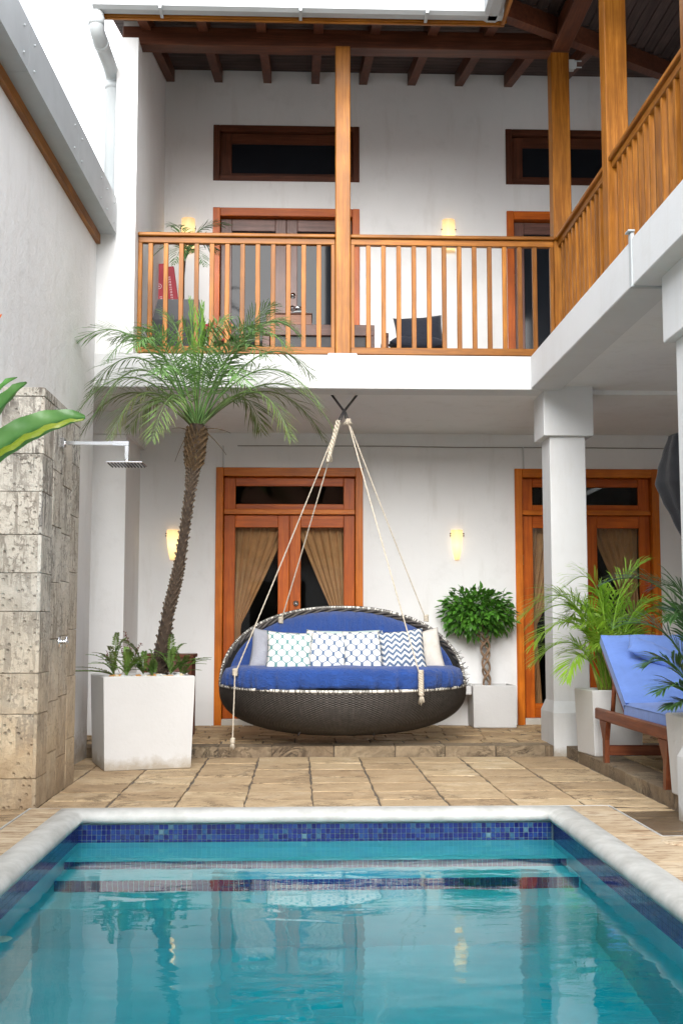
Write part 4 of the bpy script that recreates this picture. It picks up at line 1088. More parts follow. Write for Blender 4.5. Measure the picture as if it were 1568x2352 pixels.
# ================================================================ banana plant at the left edge
bp = thing('banana_plant', 'broad leaved banana plant reaching in beside the boundary wall', 'plant', (-1.58, 4.9, 0))
def banana(pts, W, mat, nm='leaf', curl=.3, twist=0):
    """pts: midrib polyline"""
    n = len(pts); P = []
    for i, p in enumerate(pts):
        t = i / (n - 1); p = Vector(p); T = (Vector(pts[min(i + 1, n - 1)]) - Vector(pts[max(i - 1, 0)])).normalized()
        S = T.cross(Vector((0, 0, 1))).normalized(); U = S.cross(T)
        S2 = S * math.cos(twist) + U * math.sin(twist); U2 = U * math.cos(twist) - S * math.sin(twist)
        w = W * (math.sin(math.pi * min(1, t * .93 + .06)) ** .55)
        row = []
        for k in range(-6, 7):
            u = k / 6; row.append(p + S2 * w * u + U2 * (curl * w * abs(u) ** 1.4 + .006 * math.sin(t * 40 + u * 3) * abs(u)))
        P.append(row)
    m = MB(); m.grid(P); return m.build(nm, mat, bp)
b0 = Vector((-1.55, 4.9, 0))
m = MB(); m.tube([b0, b0 + Vector((.02, 0, .8)), b0 + Vector((.06, .02, 1.5))], [.06, .05, .035], 12); m.build('stem', m_plain('banana_stem', (.2, .25, .07), .6, .3), bp)
top = b0 + Vector((.06, .02, 1.5))
banana(bez(top, at(20, 962, 4.9), at(196, 958, 4.9), 26), .06, BANANA, curl=.55, twist=1.0)
banana(bez(top, at(30, 975, 4.85), at(192, 962, 4.86), 22), .022, BANANAY, curl=-.3, twist=-.9)
banana(bez(top, at(-40, 960, 4.8), at(62, 878, 4.8), 20), .04, BANANA, curl=.8, twist=.5)
banana(bez(top, at(-60, 920, 5.0), at(40, 866, 5.0), 20), .025, BANANA, curl=.8, twist=.3)
banana(bez(top, at(-120, 850, 4.9), at(-60, 650, 4.9), 20), .10, BANANA, curl=.4)
m = MB(); m.tube(bez(top, at(-60, 800, 4.9), at(4, 722, 4.9), 10), [.012] * 9 + [.008, .003], 6); m.build('flower_stalk', m_plain('orange_flower', (.6, .14, .02), .5, .2), bp)
# ================================================================ hanging daybed
XC, YC, AA, BB = .364, 9.80, 1.0, .64
WICK = m_plain('dark_wicker', (.058, .050, .044), .55, .35, 30)
WICKB = m_plain('wicker_backing', (.012, .011, .010), .8, .2, 20)
POLE = m_plain('pale_pole', (.68, .66, .60), .5, .12, 18)
def m_cloth(name, col, wr=.5, scale=5, stretch=(1, 1, 1)):
    t = NT(name); p = t.obj(); n = t.noise(t.scaled(p, stretch), scale, 5, .6, .6); f = t.noise(p, 700, 2)
    w_ = t.noise(t.scaled(p, stretch), scale * 2.3, 4, .6, 2.5); w_ = t.math('ABSOLUTE', t.math('SUBTRACT', w_, .5))
    c = t.ramp(n, [(.3, [x * .78 for x in col]), (.7, col)])
    h = t.math('ADD', t.math('ADD', n, t.math('MULTIPLY', w_, 1.3)), t.math('MULTIPLY', f, .03))
    return t.done(t.bsdf(c, .85, t.bump(h, wr, .03), Sheen_Weight=.15))
BLUE = m_cloth('royal_blue_cotton', (.010, .060, .28), .8, 4, (1, 1, 2.2))
BLUEB = m_cloth('royal_blue_pleated', (.010, .060, .28), .8, 5, (4, 1, .5))
PERI = m_cloth('periwinkle_canvas', (.14, .25, .62), .12, 5)
ROPE = m_plain('cotton_rope', (.52, .46, .37), .9, .2, 60, .5, 200)
db = thing('hanging_daybed', 'oval dark wicker daybed with blue cushions hanging from ropes before the door', 'daybed', (XC, YC, .15))
def rimz(ph):
    s_ = math.sin(ph)
    return .555 - .03 * s_ if s_ >= 0 else .555 + .635 * (abs(s_) ** .85)
def rim(ph, k=1.0):
    s_, c_ = math.sin(ph), math.cos(ph)
    y = YC - BB * s_ if s_ >= 0 else YC - .52 * s_
    cx = math.copysign(abs(c_) ** .92, c_)
    return Vector((XC + AA * k * cx, YC + (y - YC) * k, rimz(ph)))
ZB = .155
def bowl(ph, d, off=0.0):
    r = (1 - min(d, 1) ** 2.6) ** .45; p = rim(ph); z = p.z + (ZB - p.z) * d
    lump = .012 * math.sin(ph * 5) * math.sin(math.pi * d)
    fl = 1.0 - .0 * d; q = Vector((XC + (p.x - XC) * (r + off) * fl, YC + (p.y - YC) * (r + off), z - (off + lump * .4)))
    return q
NP = 120
m = MB(); m.grid([[bowl(2 * math.pi * i / NP, j / 24, -.012) for j in range(25)] for i in range(NP)], True, True); m.build('basket', WICKB, db)
wv = MB(); ROWS = 46; NS = 150
ds = [.015 + .985 * (j / ROWS) ** .92 for j in range(ROWS)]
for j in range(ROWS):
    d0, d1 = ds[j], min(.999, ds[j] + .80 * (.97 / ROWS)); P = []
    for i in range(NS * 2):
        ph = math.pi * i / NS; o = .006 * (1 if (i + j) % 2 == 0 else -1) * (1 if i % 2 == 0 or True else 0)
        a, b = bowl(ph, d0, .001 + o * .55), bowl(ph, d1, .001 + o * .55); mid_ = bowl(ph, (d0 + d1) / 2, .007 + o)
        P.append([a, mid_, b])
    wv.grid(P, True, True)
for i in range(NS):
    ph = 2 * math.pi * (i + .5) / NS
    if math.sin(ph) < -.2: continue
    wv.grid([[bowl(ph - .006, d, .002) for d in (.02, .2, .4, .6, .8, .95)], [bowl(ph + .006, d, .002) for d in (.02, .2, .4, .6, .8, .95)]], True)
wv.build('weave', WICK, db, kind='stuff')
rp_ = [rim(2 * math.pi * i / 160) for i in range(160)]
m = MB(); m.tube(rp_, .012, 10, closed=True); m.build('rim_pole', POLE, db)
wr = MB()
for i in range(0, 620):
    ph = 2 * math.pi * i / 620; s_ = math.sin(ph)
    dens = .5 if s_ > .1 else .75
    if random.random() > dens: continue
    c = rim(ph); T = (rim(ph + .01) - rim(ph - .01)).normalized(); a = T.cross(Vector((0, 0, 1))).normalized(); b = a.cross(T)
    sl = random.uniform(-.006, .006); w_ = .0035
    P = []
    for k in range(9):
        th_ = 2 * math.pi * k / 8; q = c + (a * math.cos(th_) + b * math.sin(th_)) * .0145 + T * sl * math.sin(th_); P.append([q - T * w_, q + T * w_])
    wr.grid(P)
for i in range(170):        # loose frayed wicker ends on the right side and a thick plaited roll along the arch
    ph = random.uniform(-.35, .12); c = rim(ph); d = Vector((random.uniform(.4, 1), random.uniform(-.5, .3), random.uniform(-.6, .7))).normalized()
    if random.random() < .8: continue
    L = random.uniform(.02, .06); wv_ = Vector((0, .3, 1)).cross(d).normalized() * .005; wr.add([c - wv_, c + wv_, c + d * L + wv_, c + d * L - wv_], [(0, 1, 2, 3)])
wr.build('rim_binding', WICK, db, kind='stuff')
m = MB()
for s_ in range(3):         # plaited wicker roll just inside the arch
    pts = []
    for i in range(121):
        ph = -.05 - (math.pi - .1) * i / 120; c = rim(ph); w = i * .55 + s_ * 2.09; pts.append(c + Vector((0, -.004 + .016 * math.cos(w), -.03 + .018 * math.sin(w))))
    m.tube(pts, .012, 6)
m.build('arch_plait', WICK, db, kind='stuff')
for x_ in (-.1, .55, .86):
    pass
for px in (690, 852):
    m = MB(); p = at(px, 1680, 9.5); m.tube([p + Vector((.02, 0, .03)), p + Vector((-.02 if px < 700 else .02, -.02, -.03))], .009, 8); m.build('frame_tube', BLACK, db)
# seat cushion
def sc_pt(ph, k, z, ruf=0):
    s_, c_ = math.sin(ph), math.cos(ph); ex = 2 / 2.5
    return Vector((XC + .965 * k * math.copysign(abs(c_) ** ex, c_) + ruf * c_, YC - .02 - .60 * k * math.copysign(abs(s_) ** ex, s_) - ruf * s_, z))
P = []; zt, zl = .70, .535
for i in range(240):
    ph = 2 * math.pi * i / 240; col = []
    rf = .016 * math.sin(i * 1.7 + math.sin(i * .21) * 3) * math.sin(i * .37) + .010 * math.sin(i * .83 + 2 * math.sin(i * .11)); sag = .012 * math.sin(i * .13)
    for k, z, q in ((.0, zt + .012, 0), (.4, zt + .012, 0), (.8, zt + .008, .1), (.93, zt + .0, .2), (.985, zt - .018, .35), (1.0, zt - .05, .5), (1.003, zt - .09, .8), (1.0, zl + .035, 1.2), (.985, zl + .01 + sag * .5, 1.4), (.95, zl + sag * .4, 1.0), (.5, zl, 0), (.0, zl, 0)):
        col.append(sc_pt(ph, k, z + .004 * math.sin(ph * 7 + k * 9), rf * q))
    P.append(col)
m = MB(); m.grid(P, True, True); m.build('seat_cushion', BLUE, db)
# back cushion: pleated half disc filling the arch
P = []; NB = 150
def bc(t, f, side):
    ph = -t; r = rim(ph, .945); z0_ = .66; zt_ = r.z - .035
    z = z0_ + (max(zt_, z0_ + .02) - z0_) * f
    sh = (1 - f ** 5) * .5 + .5
    x = XC + (r.x - XC) * (1.0 - .02 * (1 - f))
    yb = YC + .18 + .30 * f * math.sin(t) + .02
    yb = min(yb, r.y + .05); th_ = .075 * math.sqrt(max(0, 1 - abs(2 * f - 1) ** 4)) * (math.sin(t) ** .4 if math.sin(t) > 0 else 0)
    pl = .007 * math.sin(x * 55 + 1.5 * math.sin(x * 9)) * (f ** .7) * (1.2 - f)
    return Vector((x, yb - (th_ if side else -.03) + (pl if side else 0), z))
F_ = [j / 16 for j in range(17)]
for i in range(NB + 1):
    t = .06 + (math.pi - .12) * i / NB; P.append([bc(t, f, True) for f in F_] + [bc(t, f, False) for f in F_[::-1]] + [bc(t, 0, True)])
m = MB(); m.grid(P); m.build('back_cushion', BLUEB, db)
# hook, chains and ropes
hk = thing('ceiling_hook', 'black iron v shaped hook with chain under the balcony ceiling', 'hook', (.373, 9.79, 2.95))
HZ = at(790, 945, 9.79)
for a in ((758, 912), (822, 910)):
    m = MB(); q = atz(*a, 2.95); m.tube([(q.x, 9.79, 2.97), HZ + Vector((0, 0, 0))], .010, 8); m.build('rod', BLACK, hk)
cl_, cr_ = at(777, 972, 9.79), at(799, 968, 9.79)
for e in (cl_, cr_):
    for k in range(3):
        o = (k - 1) * .012; m = MB(); p = HZ + Vector((0, o, .01)); q = e + Vector((0, o, 0)); d = (q - p).normalized(); n_ = d.cross(Vector((0, 1, 0))) * .011
        m.tube([p + n_ * .4, p + n_ * .2 - d * .005, p - n_ * .4, q - n_, q + d * .006, q + n_], .0055, 6, closed=True); m.build('chain_link', BLACK, hk)
A_lf, A_lb, A_rb, A_rf = at(540, 1548, 9.42), at(645, 1428, 10.2), at(978, 1424, 10.18), at(966, 1558, 9.2)
def rope(nm, a, b, r=.0055, lab=None):
    n = 26; a, b = Vector(a), Vector(b); d = (b - a); T = d.normalized(); u = T.cross(Vector((0, 1, 0))).normalized(); w_ = T.cross(u)
    m = MB(); L = d.length; k_ = int(L / .018)
    ctr = [a + d * (i / k_) + Vector((0, 0, -.01 * math.sin(math.pi * i / k_))) for i in range(k_ + 1)]
    for s_ in range(3):
        m.tube([c + (u * math.cos(i * .9 + s_ * 2.09) + w_ * math.sin(i * .9 + s_ * 2.09)) * r * .5 for i, c in enumerate(ctr)], r * .58, 5)
    o = m.build(nm, ROPE, db, kind='stuff'); return o
rope('rope', cl_, A_lf); rope('rope', cl_ + Vector((.01, .01, 0)), A_lb); rope('rope', cr_, A_rf); rope('rope', cr_ + Vector((.005, .01, 0)), A_rb)
def knot(p, r, n=4, h=.05, nm='knot'):
    m = MB(); pts = []
    for i in range(40):
        t = i / 39; pts.append(Vector(p) + Vector((r * math.cos(t * n * 6.28), r * math.sin(t * n * 6.28), -h * t)))
    m.tube(pts, .008, 6); m.build(nm, ROPE, db)
def tassel(p, L, n=14, sp=.02, nm='frayed_end'):
    m = MB()
    for i in range(n):
        d = Vector((random.uniform(-sp, sp), random.uniform(-sp, sp), -L * random.uniform(.6, 1.0))); q = Vector(p)
        m.tube([q, q + d * .5 + Vector((random.uniform(-.006, .006), 0, 0)), q + d], [.004, .0035, .002], 4)
    m.build(nm, ROPE, db, kind='stuff')
for p in (A_lf, A_lb, A_rb, A_rf): knot(p + Vector((0, -.004, .04)), .016)
# braided bundle at the top left, knots below it
bt, be = cl_ + Vector((0, -.01, .02)), at(752, 1062, 9.74)
for s_ in range(3):
    m = MB(); m.tube([bt.lerp(be, i / 30) + Vector((.016 * math.cos(i * .8 + s_ * 2.09) * (1 - i / 60), .016 * math.sin(i * .8 + s_ * 2.09), 0)) for i in range(31)], .010, 6); m.build('braid_strand', ROPE, db)
tassel(at(758, 1030, 9.74), .13, 18, .022); tassel(cr_ + Vector((0, -.01, .01)), .05, 26, .045); knot(cr_ + Vector((0, 0, .02)), .018, 5, .04)
m = MB()
for s_ in range(3): m.tube([A_rf + Vector((.014 * math.cos(i * .9 + s_ * 2.09), -.02 + .014 * math.sin(i * .9 + s_ * 2.09), .06 - .19 * i / 24)) for i in range(25)], .010, 6)
m.build('braid', ROPE, db, kind='stuff'); tassel(A_rf + Vector((0, -.02, -.12)), .09, 16, .025)
tl = at(534, 1705, 9.32); rope('rope_tail', A_lf + Vector((0, -.02, 0)), tl, .0055); tassel(tl + Vector((0, 0, .01)), .075, 14, .02); knot(tl + Vector((0, 0, .03)), .012, 3, .03)

# ================================================================ pillows on the daybed
def m_pattern(name, kind, ink, ground=(.74, .73, .69), P_=.082, L_=.092):
    t = NT(name); o = t.obj(); sep = t.n('ShaderNodeSeparateXYZ'); t.l(o, sep.inputs[0]); x, y = sep.outputs[0], sep.outputs[2]
    if kind == 'trellis':
        s_ = t.math('SINE', t.math('MULTIPLY', y, 2 * math.pi / L_)); s3 = t.math('SINE', t.math('MULTIPLY', y, 6 * math.pi / L_))
        s_ = t.math('SUBTRACT', s_, t.math('MULTIPLY', s3, -.16)); A = P_ * .25
        def line(off, sg):
            q = t.math('ADD', t.math('SUBTRACT', x, off), t.math('MULTIPLY', s_, -sg * A))
            fr = t.math('FRACT', t.math('ADD', t.math('DIVIDE', q, P_), .5 + 20)); return t.math('ABSOLUTE', t.math('SUBTRACT', fr, .5))
        d = t.math('MINIMUM', line(0, 1), line(P_ / 2, -1)); msk = t.ramp(d, [(.07, (1, 1, 1)), (.10, (0, 0, 0))])
    else:
        tri = t.math('PINGPONG', t.math('ADD', x, 10), .032); nz = t.math('MULTIPLY', t.noise(t.scaled(o, (1, 1, .25)), 140, 3, .7), .016)
        q = t.math('ADD', t.math('SUBTRACT', y, t.math('MULTIPLY', tri, 1.0)), nz); fr = t.math('FRACT', t.math('ADD', t.math('DIVIDE', q, .046), 50)); msk = t.ramp(t.math('ABSOLUTE', t.math('SUBTRACT', fr, .5)), [(.24, (1, 1, 1)), (.30, (0, 0, 0))])
    c = t.mix(t.math('MULTIPLY', msk, .92), ground, ink)
    n = t.noise(o, 7, 4, .6, .6)
    return t.done(t.bsdf(c, .9, t.bump(n, .45, .03)))
def pillow(label, px, py, Y, w, h, th_, mat, tilt=-.25, yaw=0, roll=0, zoff=0):
    n = 18; v = []; f = []; idx = {}
    for side in (0, 1):
        for i in range(n + 1):
            for j in range(n + 1):
                u, q = 2 * i / n - 1, 2 * j / n - 1
                if side and (i in (0, n) or j in (0, n)): idx[side, i, j] = idx[0, i, j]; continue
                bul = ((1 - abs(u) ** 2.6) * (1 - abs(q) ** 2.6)) ** .55
                xx = u * w / 2 * (1 - .07 * (1 - q * q)); zz = q * h / 2 * (1 - .07 * (1 - u * u))
                wr_ = .006 * math.sin(u * 7 + q * 3) * (1 - bul) + .003 * math.sin(u * 13 - q * 11)
                idx[side, i, j] = len(v); v.append((xx, (-1 if side == 0 else 1) * (th_ / 2 * bul + wr_ * .6), zz))
    for side in (0, 1):
        for i in range(n):
            for j in range(n):
                q = (idx[side, i, j], idx[side, i + 1, j], idx[side, i + 1, j + 1], idx[side, i, j + 1]); f.append(q if side == 0 else q[::-1])
    m = MB(); m.add(v, f, True); o = m.build('pillow', mat); o.location = at(px, py, Y) + Vector((0, 0, zoff)); o.rotation_euler = (tilt, roll, yaw)
    return tag(o, label, 'pillow', None)
TR_T = m_pattern('teal_trellis', 'trellis', (.06, .22, .22)); TR_N = m_pattern('navy_trellis', 'trellis', (.03, .09, .20)); CHEV = m_pattern('navy_zigzag', 'chevron', (.035, .09, .19))
GREYC = m_cloth('grey_linen', (.36, .37, .42), .4, 6); CREAM = m_cloth('cream_linen', (.64, .60, .54), .5, 6); MINT = m_cloth('pale_mint_linen', (.52, .64, .62), .4, 6)
pillow('plain grey pillow leaning behind the teal trellis pillow', 628, 1496, 9.72, .38, .36, .12, GREYC, -.3, .05, .12)
pillow('plain cream pillow behind the zigzag pillow', 970, 1496, 9.70, .32, .36, .12, CREAM, -.3, -.1, -.18)
pillow('plain pale mint pillow behind the two navy trellis pillows', 790, 1490, 9.80, .6, .32, .10, MINT, -.3)
pillow('white pillow with teal trellis pattern beside the grey pillow', 664, 1499, 9.55, .375, .345, .15, TR_T, -.28, .05, .06)
pillow('white pillow with navy trellis pattern touching the teal trellis pillow', 748, 1499, 9.62, .35, .355, .15, TR_N, -.28, -.03, .10)
pillow('white pillow with navy trellis pattern touching the zigzag pillow', 834, 1497, 9.60, .33, .345, .15, TR_N, -.26, .04, -.02)
pillow('white pillow with navy zigzag pattern beside the cream pillow', 924, 1497, 9.53, .365, .36, .15, CHEV, -.26, -.06, -.10)

# ================================================================ loungers
def lounger(dx, dy, label):
    LX0, LX1, Y0, Y1 = 2.125 + dx, 2.74 + dx, 6.72 + dy, 8.55 + dy
    lg = thing('sun_lounger', label, 'sun lounger', ((LX0 + LX1) / 2, 7.6 + dy, TZ), 'teak loungers on the right terrace')
    for xa in (LX0, LX1 - .035):
        bx('side_rail', TEAK[1], lg, xa, xa + .035, Y0, Y1, .365, .445, .008)
        for yl, dd in ((Y1 - .26, .0), (Y0 + .2, -.02)):
            q = MB(); q.add([(xa, yl, TZ), (xa + .034, yl, TZ), (xa + .034, yl + .045, TZ), (xa, yl + .045, TZ), (xa, yl - .01 + dd, .24), (xa + .034, yl - .01 + dd, .24), (xa + .034, yl + .055 + dd, .24), (xa, yl + .055 + dd, .24),
                (xa, yl - .06, .366), (xa + .034, yl - .06, .366), (xa + .034, yl + .13, .366), (xa, yl + .13, .366)],
                [(3, 2, 1, 0), (0, 1, 5, 4), (1, 2, 6, 5), (2, 3, 7, 6), (3, 0, 4, 7), (4, 5, 9, 8), (5, 6, 10, 9), (6, 7, 11, 10), (7, 4, 8, 11), (8, 9, 10, 11)]); q.build('leg', TEAK[2], lg)
    bx('stretcher', TEAK[0], lg, LX0 + .036, LX1 - .036, Y1 - .25, Y1 - .22, .13, .20); bx('stretcher', TEAK[0], lg, LX0 + .036, LX1 - .036, Y0 + .2, Y0 + .23, .13, .20)
    for k in range(9):
        yk = Y0 + .05 + k * .125; bx('slat', TEAK[0], lg, LX0 + .036, LX1 - .036, yk, yk + .07, .415, .437)
    hy, hz, ty, tz_ = 7.86 + dy, .455, 8.44 + dy, .875
    ang = math.atan2(tz_ - hz, ty - hy); BL = math.hypot(ty - hy, tz_ - hz)
    Mx = Matrix.Translation((LX0, hy, hz)) @ Matrix.Rotation(ang, 4, 'X')
    for xa in (.04, LX1 - LX0 - .075):
        q = MB(); q.bbox(xa, xa + .035, -.02, BL, -.05, -.005, .005, Mx); q.build('back_rail', TEAK[1], lg)
        q = MB(); a, b = Mx @ Vector((xa + .018, BL * .55, -.04)), Vector((LX0 + xa + .018, hy + .42, .40)); q.tube([a, b], .016, 6); q.build('back_prop', TEAK[2], lg)
    for k in range(5): q = MB(); q.bbox(.075, LX1 - LX0 - .075, .05 + k * .13, .12 + k * .13, -.03, -.01, .003, Mx); q.build('back_slat', TEAK[0], lg)
    def cush(M, lx, ly, th_, nm):
        P = []; nx, ny = 20, 24
        for i in range(nx + 1):
            row = []
            u = i / nx
            for j in range(ny + 1):
                w_ = j / ny; e = min(u, 1 - u) * lx; g = min(w_, 1 - w_) * ly; ed = min(1, min(e, g) / .03)
                row.append(M @ Vector((u * lx, w_ * ly, th_ * (.80 + .20 * math.sqrt(ed)) + .004 * math.sin(u * 9) * math.sin(w_ * 11))))
            P.append(row)
        m = MB(); m.grid(P)
        for seq in ([P[i][0] for i in range(nx + 1)], [P[nx][j] for j in range(ny + 1)], [P[i][ny] for i in range(nx, -1, -1)], [P[0][j] for j in range(ny, -1, -1)]):
            m.grid([[p, p - (M.to_3x3() @ Vector((0, 0, th_ * .4))), p - (M.to_3x3() @ Vector((0, 0, th_ * .78)))] for p in seq], True)
        cu = m.build(nm, PERI, lg)
        edge = [P[i][0] for i in range(nx + 1)] + [P[nx][j] for j in range(1, ny + 1)] + [P[i][ny] for i in range(nx - 1, -1, -1)] + [P[0][j] for j in range(ny - 1, 0, -1)]
        pm = MB(); pm.tube(edge, .004, 5, closed=True); pm.build('piping', PERI, cu); return cu
    cush(Matrix.Translation((LX0 + .03, hy + .02, hz + .012)) @ Matrix.Rotation(ang, 4, 'X'), LX1 - LX0 - .06, BL + .03, .085, 'back_cushion')
    cush(Matrix.Translation((LX0 + .03, Y0 + .02, .44)), LX1 - LX0 - .06, hy - Y0 - .0, .085, 'seat_cushion')
    return lg
lounger(0, 0, 'teak sun lounger with blue cushions beside the areca planter')
lounger(.74, .72, 'teak sun lounger with blue cushion further from the pool behind the dark palm')
p = pillow('small blue headrest pillow on the lounger by the areca palm', 1497, 1520, 8.22, .40, .17, .10, PERI, -.85, .0, .38); p.location += Vector((0, -.05, .06))

# ================================================================ folded parasol behind the near column
pz = thing('parasol', 'folded black parasol hanging behind the near column', 'parasol', (2.68, 7.9, TZ))
DARKC = m_cloth('charcoal_canvas', (.011, .012, .016), .3, 5, (3, 3, .7))
pcx, pcy = 2.63, 7.9; P = []
zz = [at(1540, y, pcy).z for y in (990, 1000, 1040, 1080, 1112, 1150, 1190, 1240, 1262)]; rr = [.03, .11, .15, .185, .205, .165, .11, .045, .03]
cxs = [.0] * 9
zs_, rs_ = [], []
for i in range(8):
    for k in range(6):
        f = k / 6; f = f * f * (3 - 2 * f) * .5 + f * .5; zs_.append(zz[i] + (zz[i + 1] - zz[i]) * k / 6); rs_.append(rr[i] + (rr[i + 1] - rr[i]) * f)
for z, r in zip(zs_, rs_): P.append([(pcx + r * (1 + .07 * math.cos(w * 7 + z * 5)) * math.cos(w), pcy + r * (1 + .07 * math.cos(w * 7 + z * 5)) * math.sin(w), z) for w in [2 * math.pi * k / 64 for k in range(65)]])
m = MB(); m.grid(P); m.build('canopy', DARKC, pz)
m = MB(); m.tube([(pcx, pcy, TZ + .05), (pcx, pcy, zz[0] + .05)], .02, 10); m.build('pole', DARK_SHADED_W[2], pz)
m = MB(); m.lathe((pcx, pcy, TZ), [(.0, .06), (.05, .06), (.2, .04), (.22, 0)], 24); m.build('base', BLACK, pz)

# ================================================================ wall lamps
def m_shade():
    t = NT('lit_lamp_shade'); b = t.bsdf((.30, .21, .12), .5); e = t.n('ShaderNodeEmission')
    sep = t.n('ShaderNodeSeparateXYZ'); t.l(t.obj(), sep.inputs[0])
    f = t.math('MULTIPLY', t.math('ABSOLUTE', t.math('SUBTRACT', sep.outputs[2], .14)), 3.5)
    c = t.ramp(f, [(0, (1, .72, .30)), (.9, (.95, .5, .22))]); t.l(c, e.inputs[0])
    t.l(t.math('MULTIPLY', t.math('SUBTRACT', 1.15, f, clamp=False), LAMP), e.inputs[1])
    a = t.n('ShaderNodeAddShader'); t.l(b.outputs[0], a.inputs[0]); t.l(e.outputs[0], a.inputs[1]); return t.done(a)
LAMP = .36
SHADE = m_shade()
def lamp(px0, px1, py0, py1, label, cone):
    a, b = at(px0, py0, YW - .02), at(px1, py1, YW - .02); cx = (a.x + b.x) / 2; w = (b.x - a.x) / 2; h = a.z - b.z
    l = thing('wall_lamp', label, 'wall lamp', (cx, YW, b.z), 'lit wall lamps')
    prof = [(w * .42, 0), (w * .62, h * .2), (w * .85, h * .5), (w, h * .85), (w, h)] if cone else [(w, 0), (w, h * .5), (w, h)]
    m = MB(); m.lathe((cx, YW - .004, b.z), prof, 20, math.pi, 2 * math.pi); m.build('lamp_shade', SHADE, l)
    m = MB(); m.bbox(cx - .03, cx + .03, YW - .02, YW, b.z + h * .3, b.z + h * .75, .003); m.build('backplate', METALW, l)
    for s_ in (-1, 1):
        for zz_ in ((.88, .80) if cone else (.7,)):
            m = MB(); x = cx + s_ * w * .98; m.tube([(x, YW - .02, b.z + h * zz_), (x + s_ * .014, YW - .02, b.z + h * zz_)], .005, 8); m.build('pin', BLACK, l)
lamp(383, 411, 1217, 1286, 'lit cone shaped wall lamp behind the date palm trunk', True); lamp(1035, 1063, 1217, 1286, 'lit cone shaped wall lamp above the ficus', True)
lamp(417, 447, 502, 578, 'lit tube shaped wall lamp on the balcony beside the potted palm', False); lamp(1015, 1045, 505, 578, 'lit tube shaped wall lamp on the balcony above the navy cushion', False)
# floodlight on the corner post
fz = at(1316, 150, YR + .02); fl_ = thing('floodlight', 'small white twin pin floodlight on the corner post under the roof', 'light fixture', fz)
bx('body', METALW, fl_, fz.x - .045, fz.x + .005, fz.y - .03, fz.y + .03, fz.z - .045, fz.z + .04)
m = MB(); m.tube([(fz.x, fz.y, fz.z + .005), (fz.x + .02, fz.y, fz.z + .005)], .036, 14); m.build('dial', METALW, fl_)
for dz in (.028, -.028): m = MB(); m.tube([(fz.x + .01, fz.y - .02, fz.z + dz), (fz.x + .065, fz.y - .02, fz.z + dz)], .006, 6); m.build('prong', METALW, fl_)

# ================================================================ things on the balcony
BF = 3.196; Yb = 10.35
a, b = at(352, 690, Yb), at(468, 690, Yb)
bpot = thing('balcony_pot', 'black tapered square pot behind the balcony balusters', 'pot', ((a.x + b.x) / 2, Yb + .2, BF))
cxp = (a.x + b.x) / 2; wt = (b.x - a.x) / 2; DKP = m_plain('black_planter', (.02, .022, .028), .5, .2, 8)
v = []; zr = [BF, at(0, 690, Yb).z - .13, at(400, 686, Yb).z, at(400, 686, Yb).z, at(400, 686, Yb).z - .05]; hw = [wt * .7, wt * 1.0, wt * .82, wt * .74, wt * .7]
zr[1] = at(400, 735, Yb).z
for h_, z in zip(hw, zr): v += [(cxp - h_, Yb + .2 - h_, z), (cxp + h_, Yb + .2 - h_, z), (cxp + h_, Yb + .2 + h_, z), (cxp - h_, Yb + .2 + h_, z)]
f = [(3, 2, 1, 0)] + [((i - 1) * 4 + k, (i - 1) * 4 + (k + 1) % 4, i * 4 + (k + 1) % 4, i * 4 + k) for i in range(1, 5) for k in range(4)]
m = MB(); m.add(v, f); m.build('shell', DKP, bpot); zp = zr[2]
m = MB(); m.box(cxp - wt * .72, cxp + wt * .72, Yb + .2 - wt * .72, Yb + .2 + wt * .72, zp - .06, zp - .045); m.build('soil', SOIL, bpot)
bpl = thing('balcony_palm', 'small dark palm growing in the black balcony pot', 'palm', (cxp, Yb + .2, zp - .05))
b0_ = at(418, 690, Yb + .2)
m = MB(); m.tube([b0_ + Vector((0, 0, -.05)), at(420, 640, Yb + .2), at(424, 600, Yb + .2)], [.022, .016, .012], 8); m.build('stem', BARK, bpl)
c0 = at(424, 602, Yb + .2)
for ctrl, tip, dy in (((440, 500), (528, 516), 0), ((430, 510), (350, 590), -.1), ((420, 520), (345, 560), .1), ((440, 520), (500, 580), .15), ((430, 530), (400, 605), -.3), ((440, 540), (470, 610), -.3), ((425, 500), (390, 520), .25), ((450, 520), (520, 555), -.15)):
    frond(bpl, c0, at(*ctrl, Yb + .2), at(*tip, Yb + .2 + dy), DKPALM, n=26, L=.15, w=.011, droop=.35, r0=.005, t0=.25)
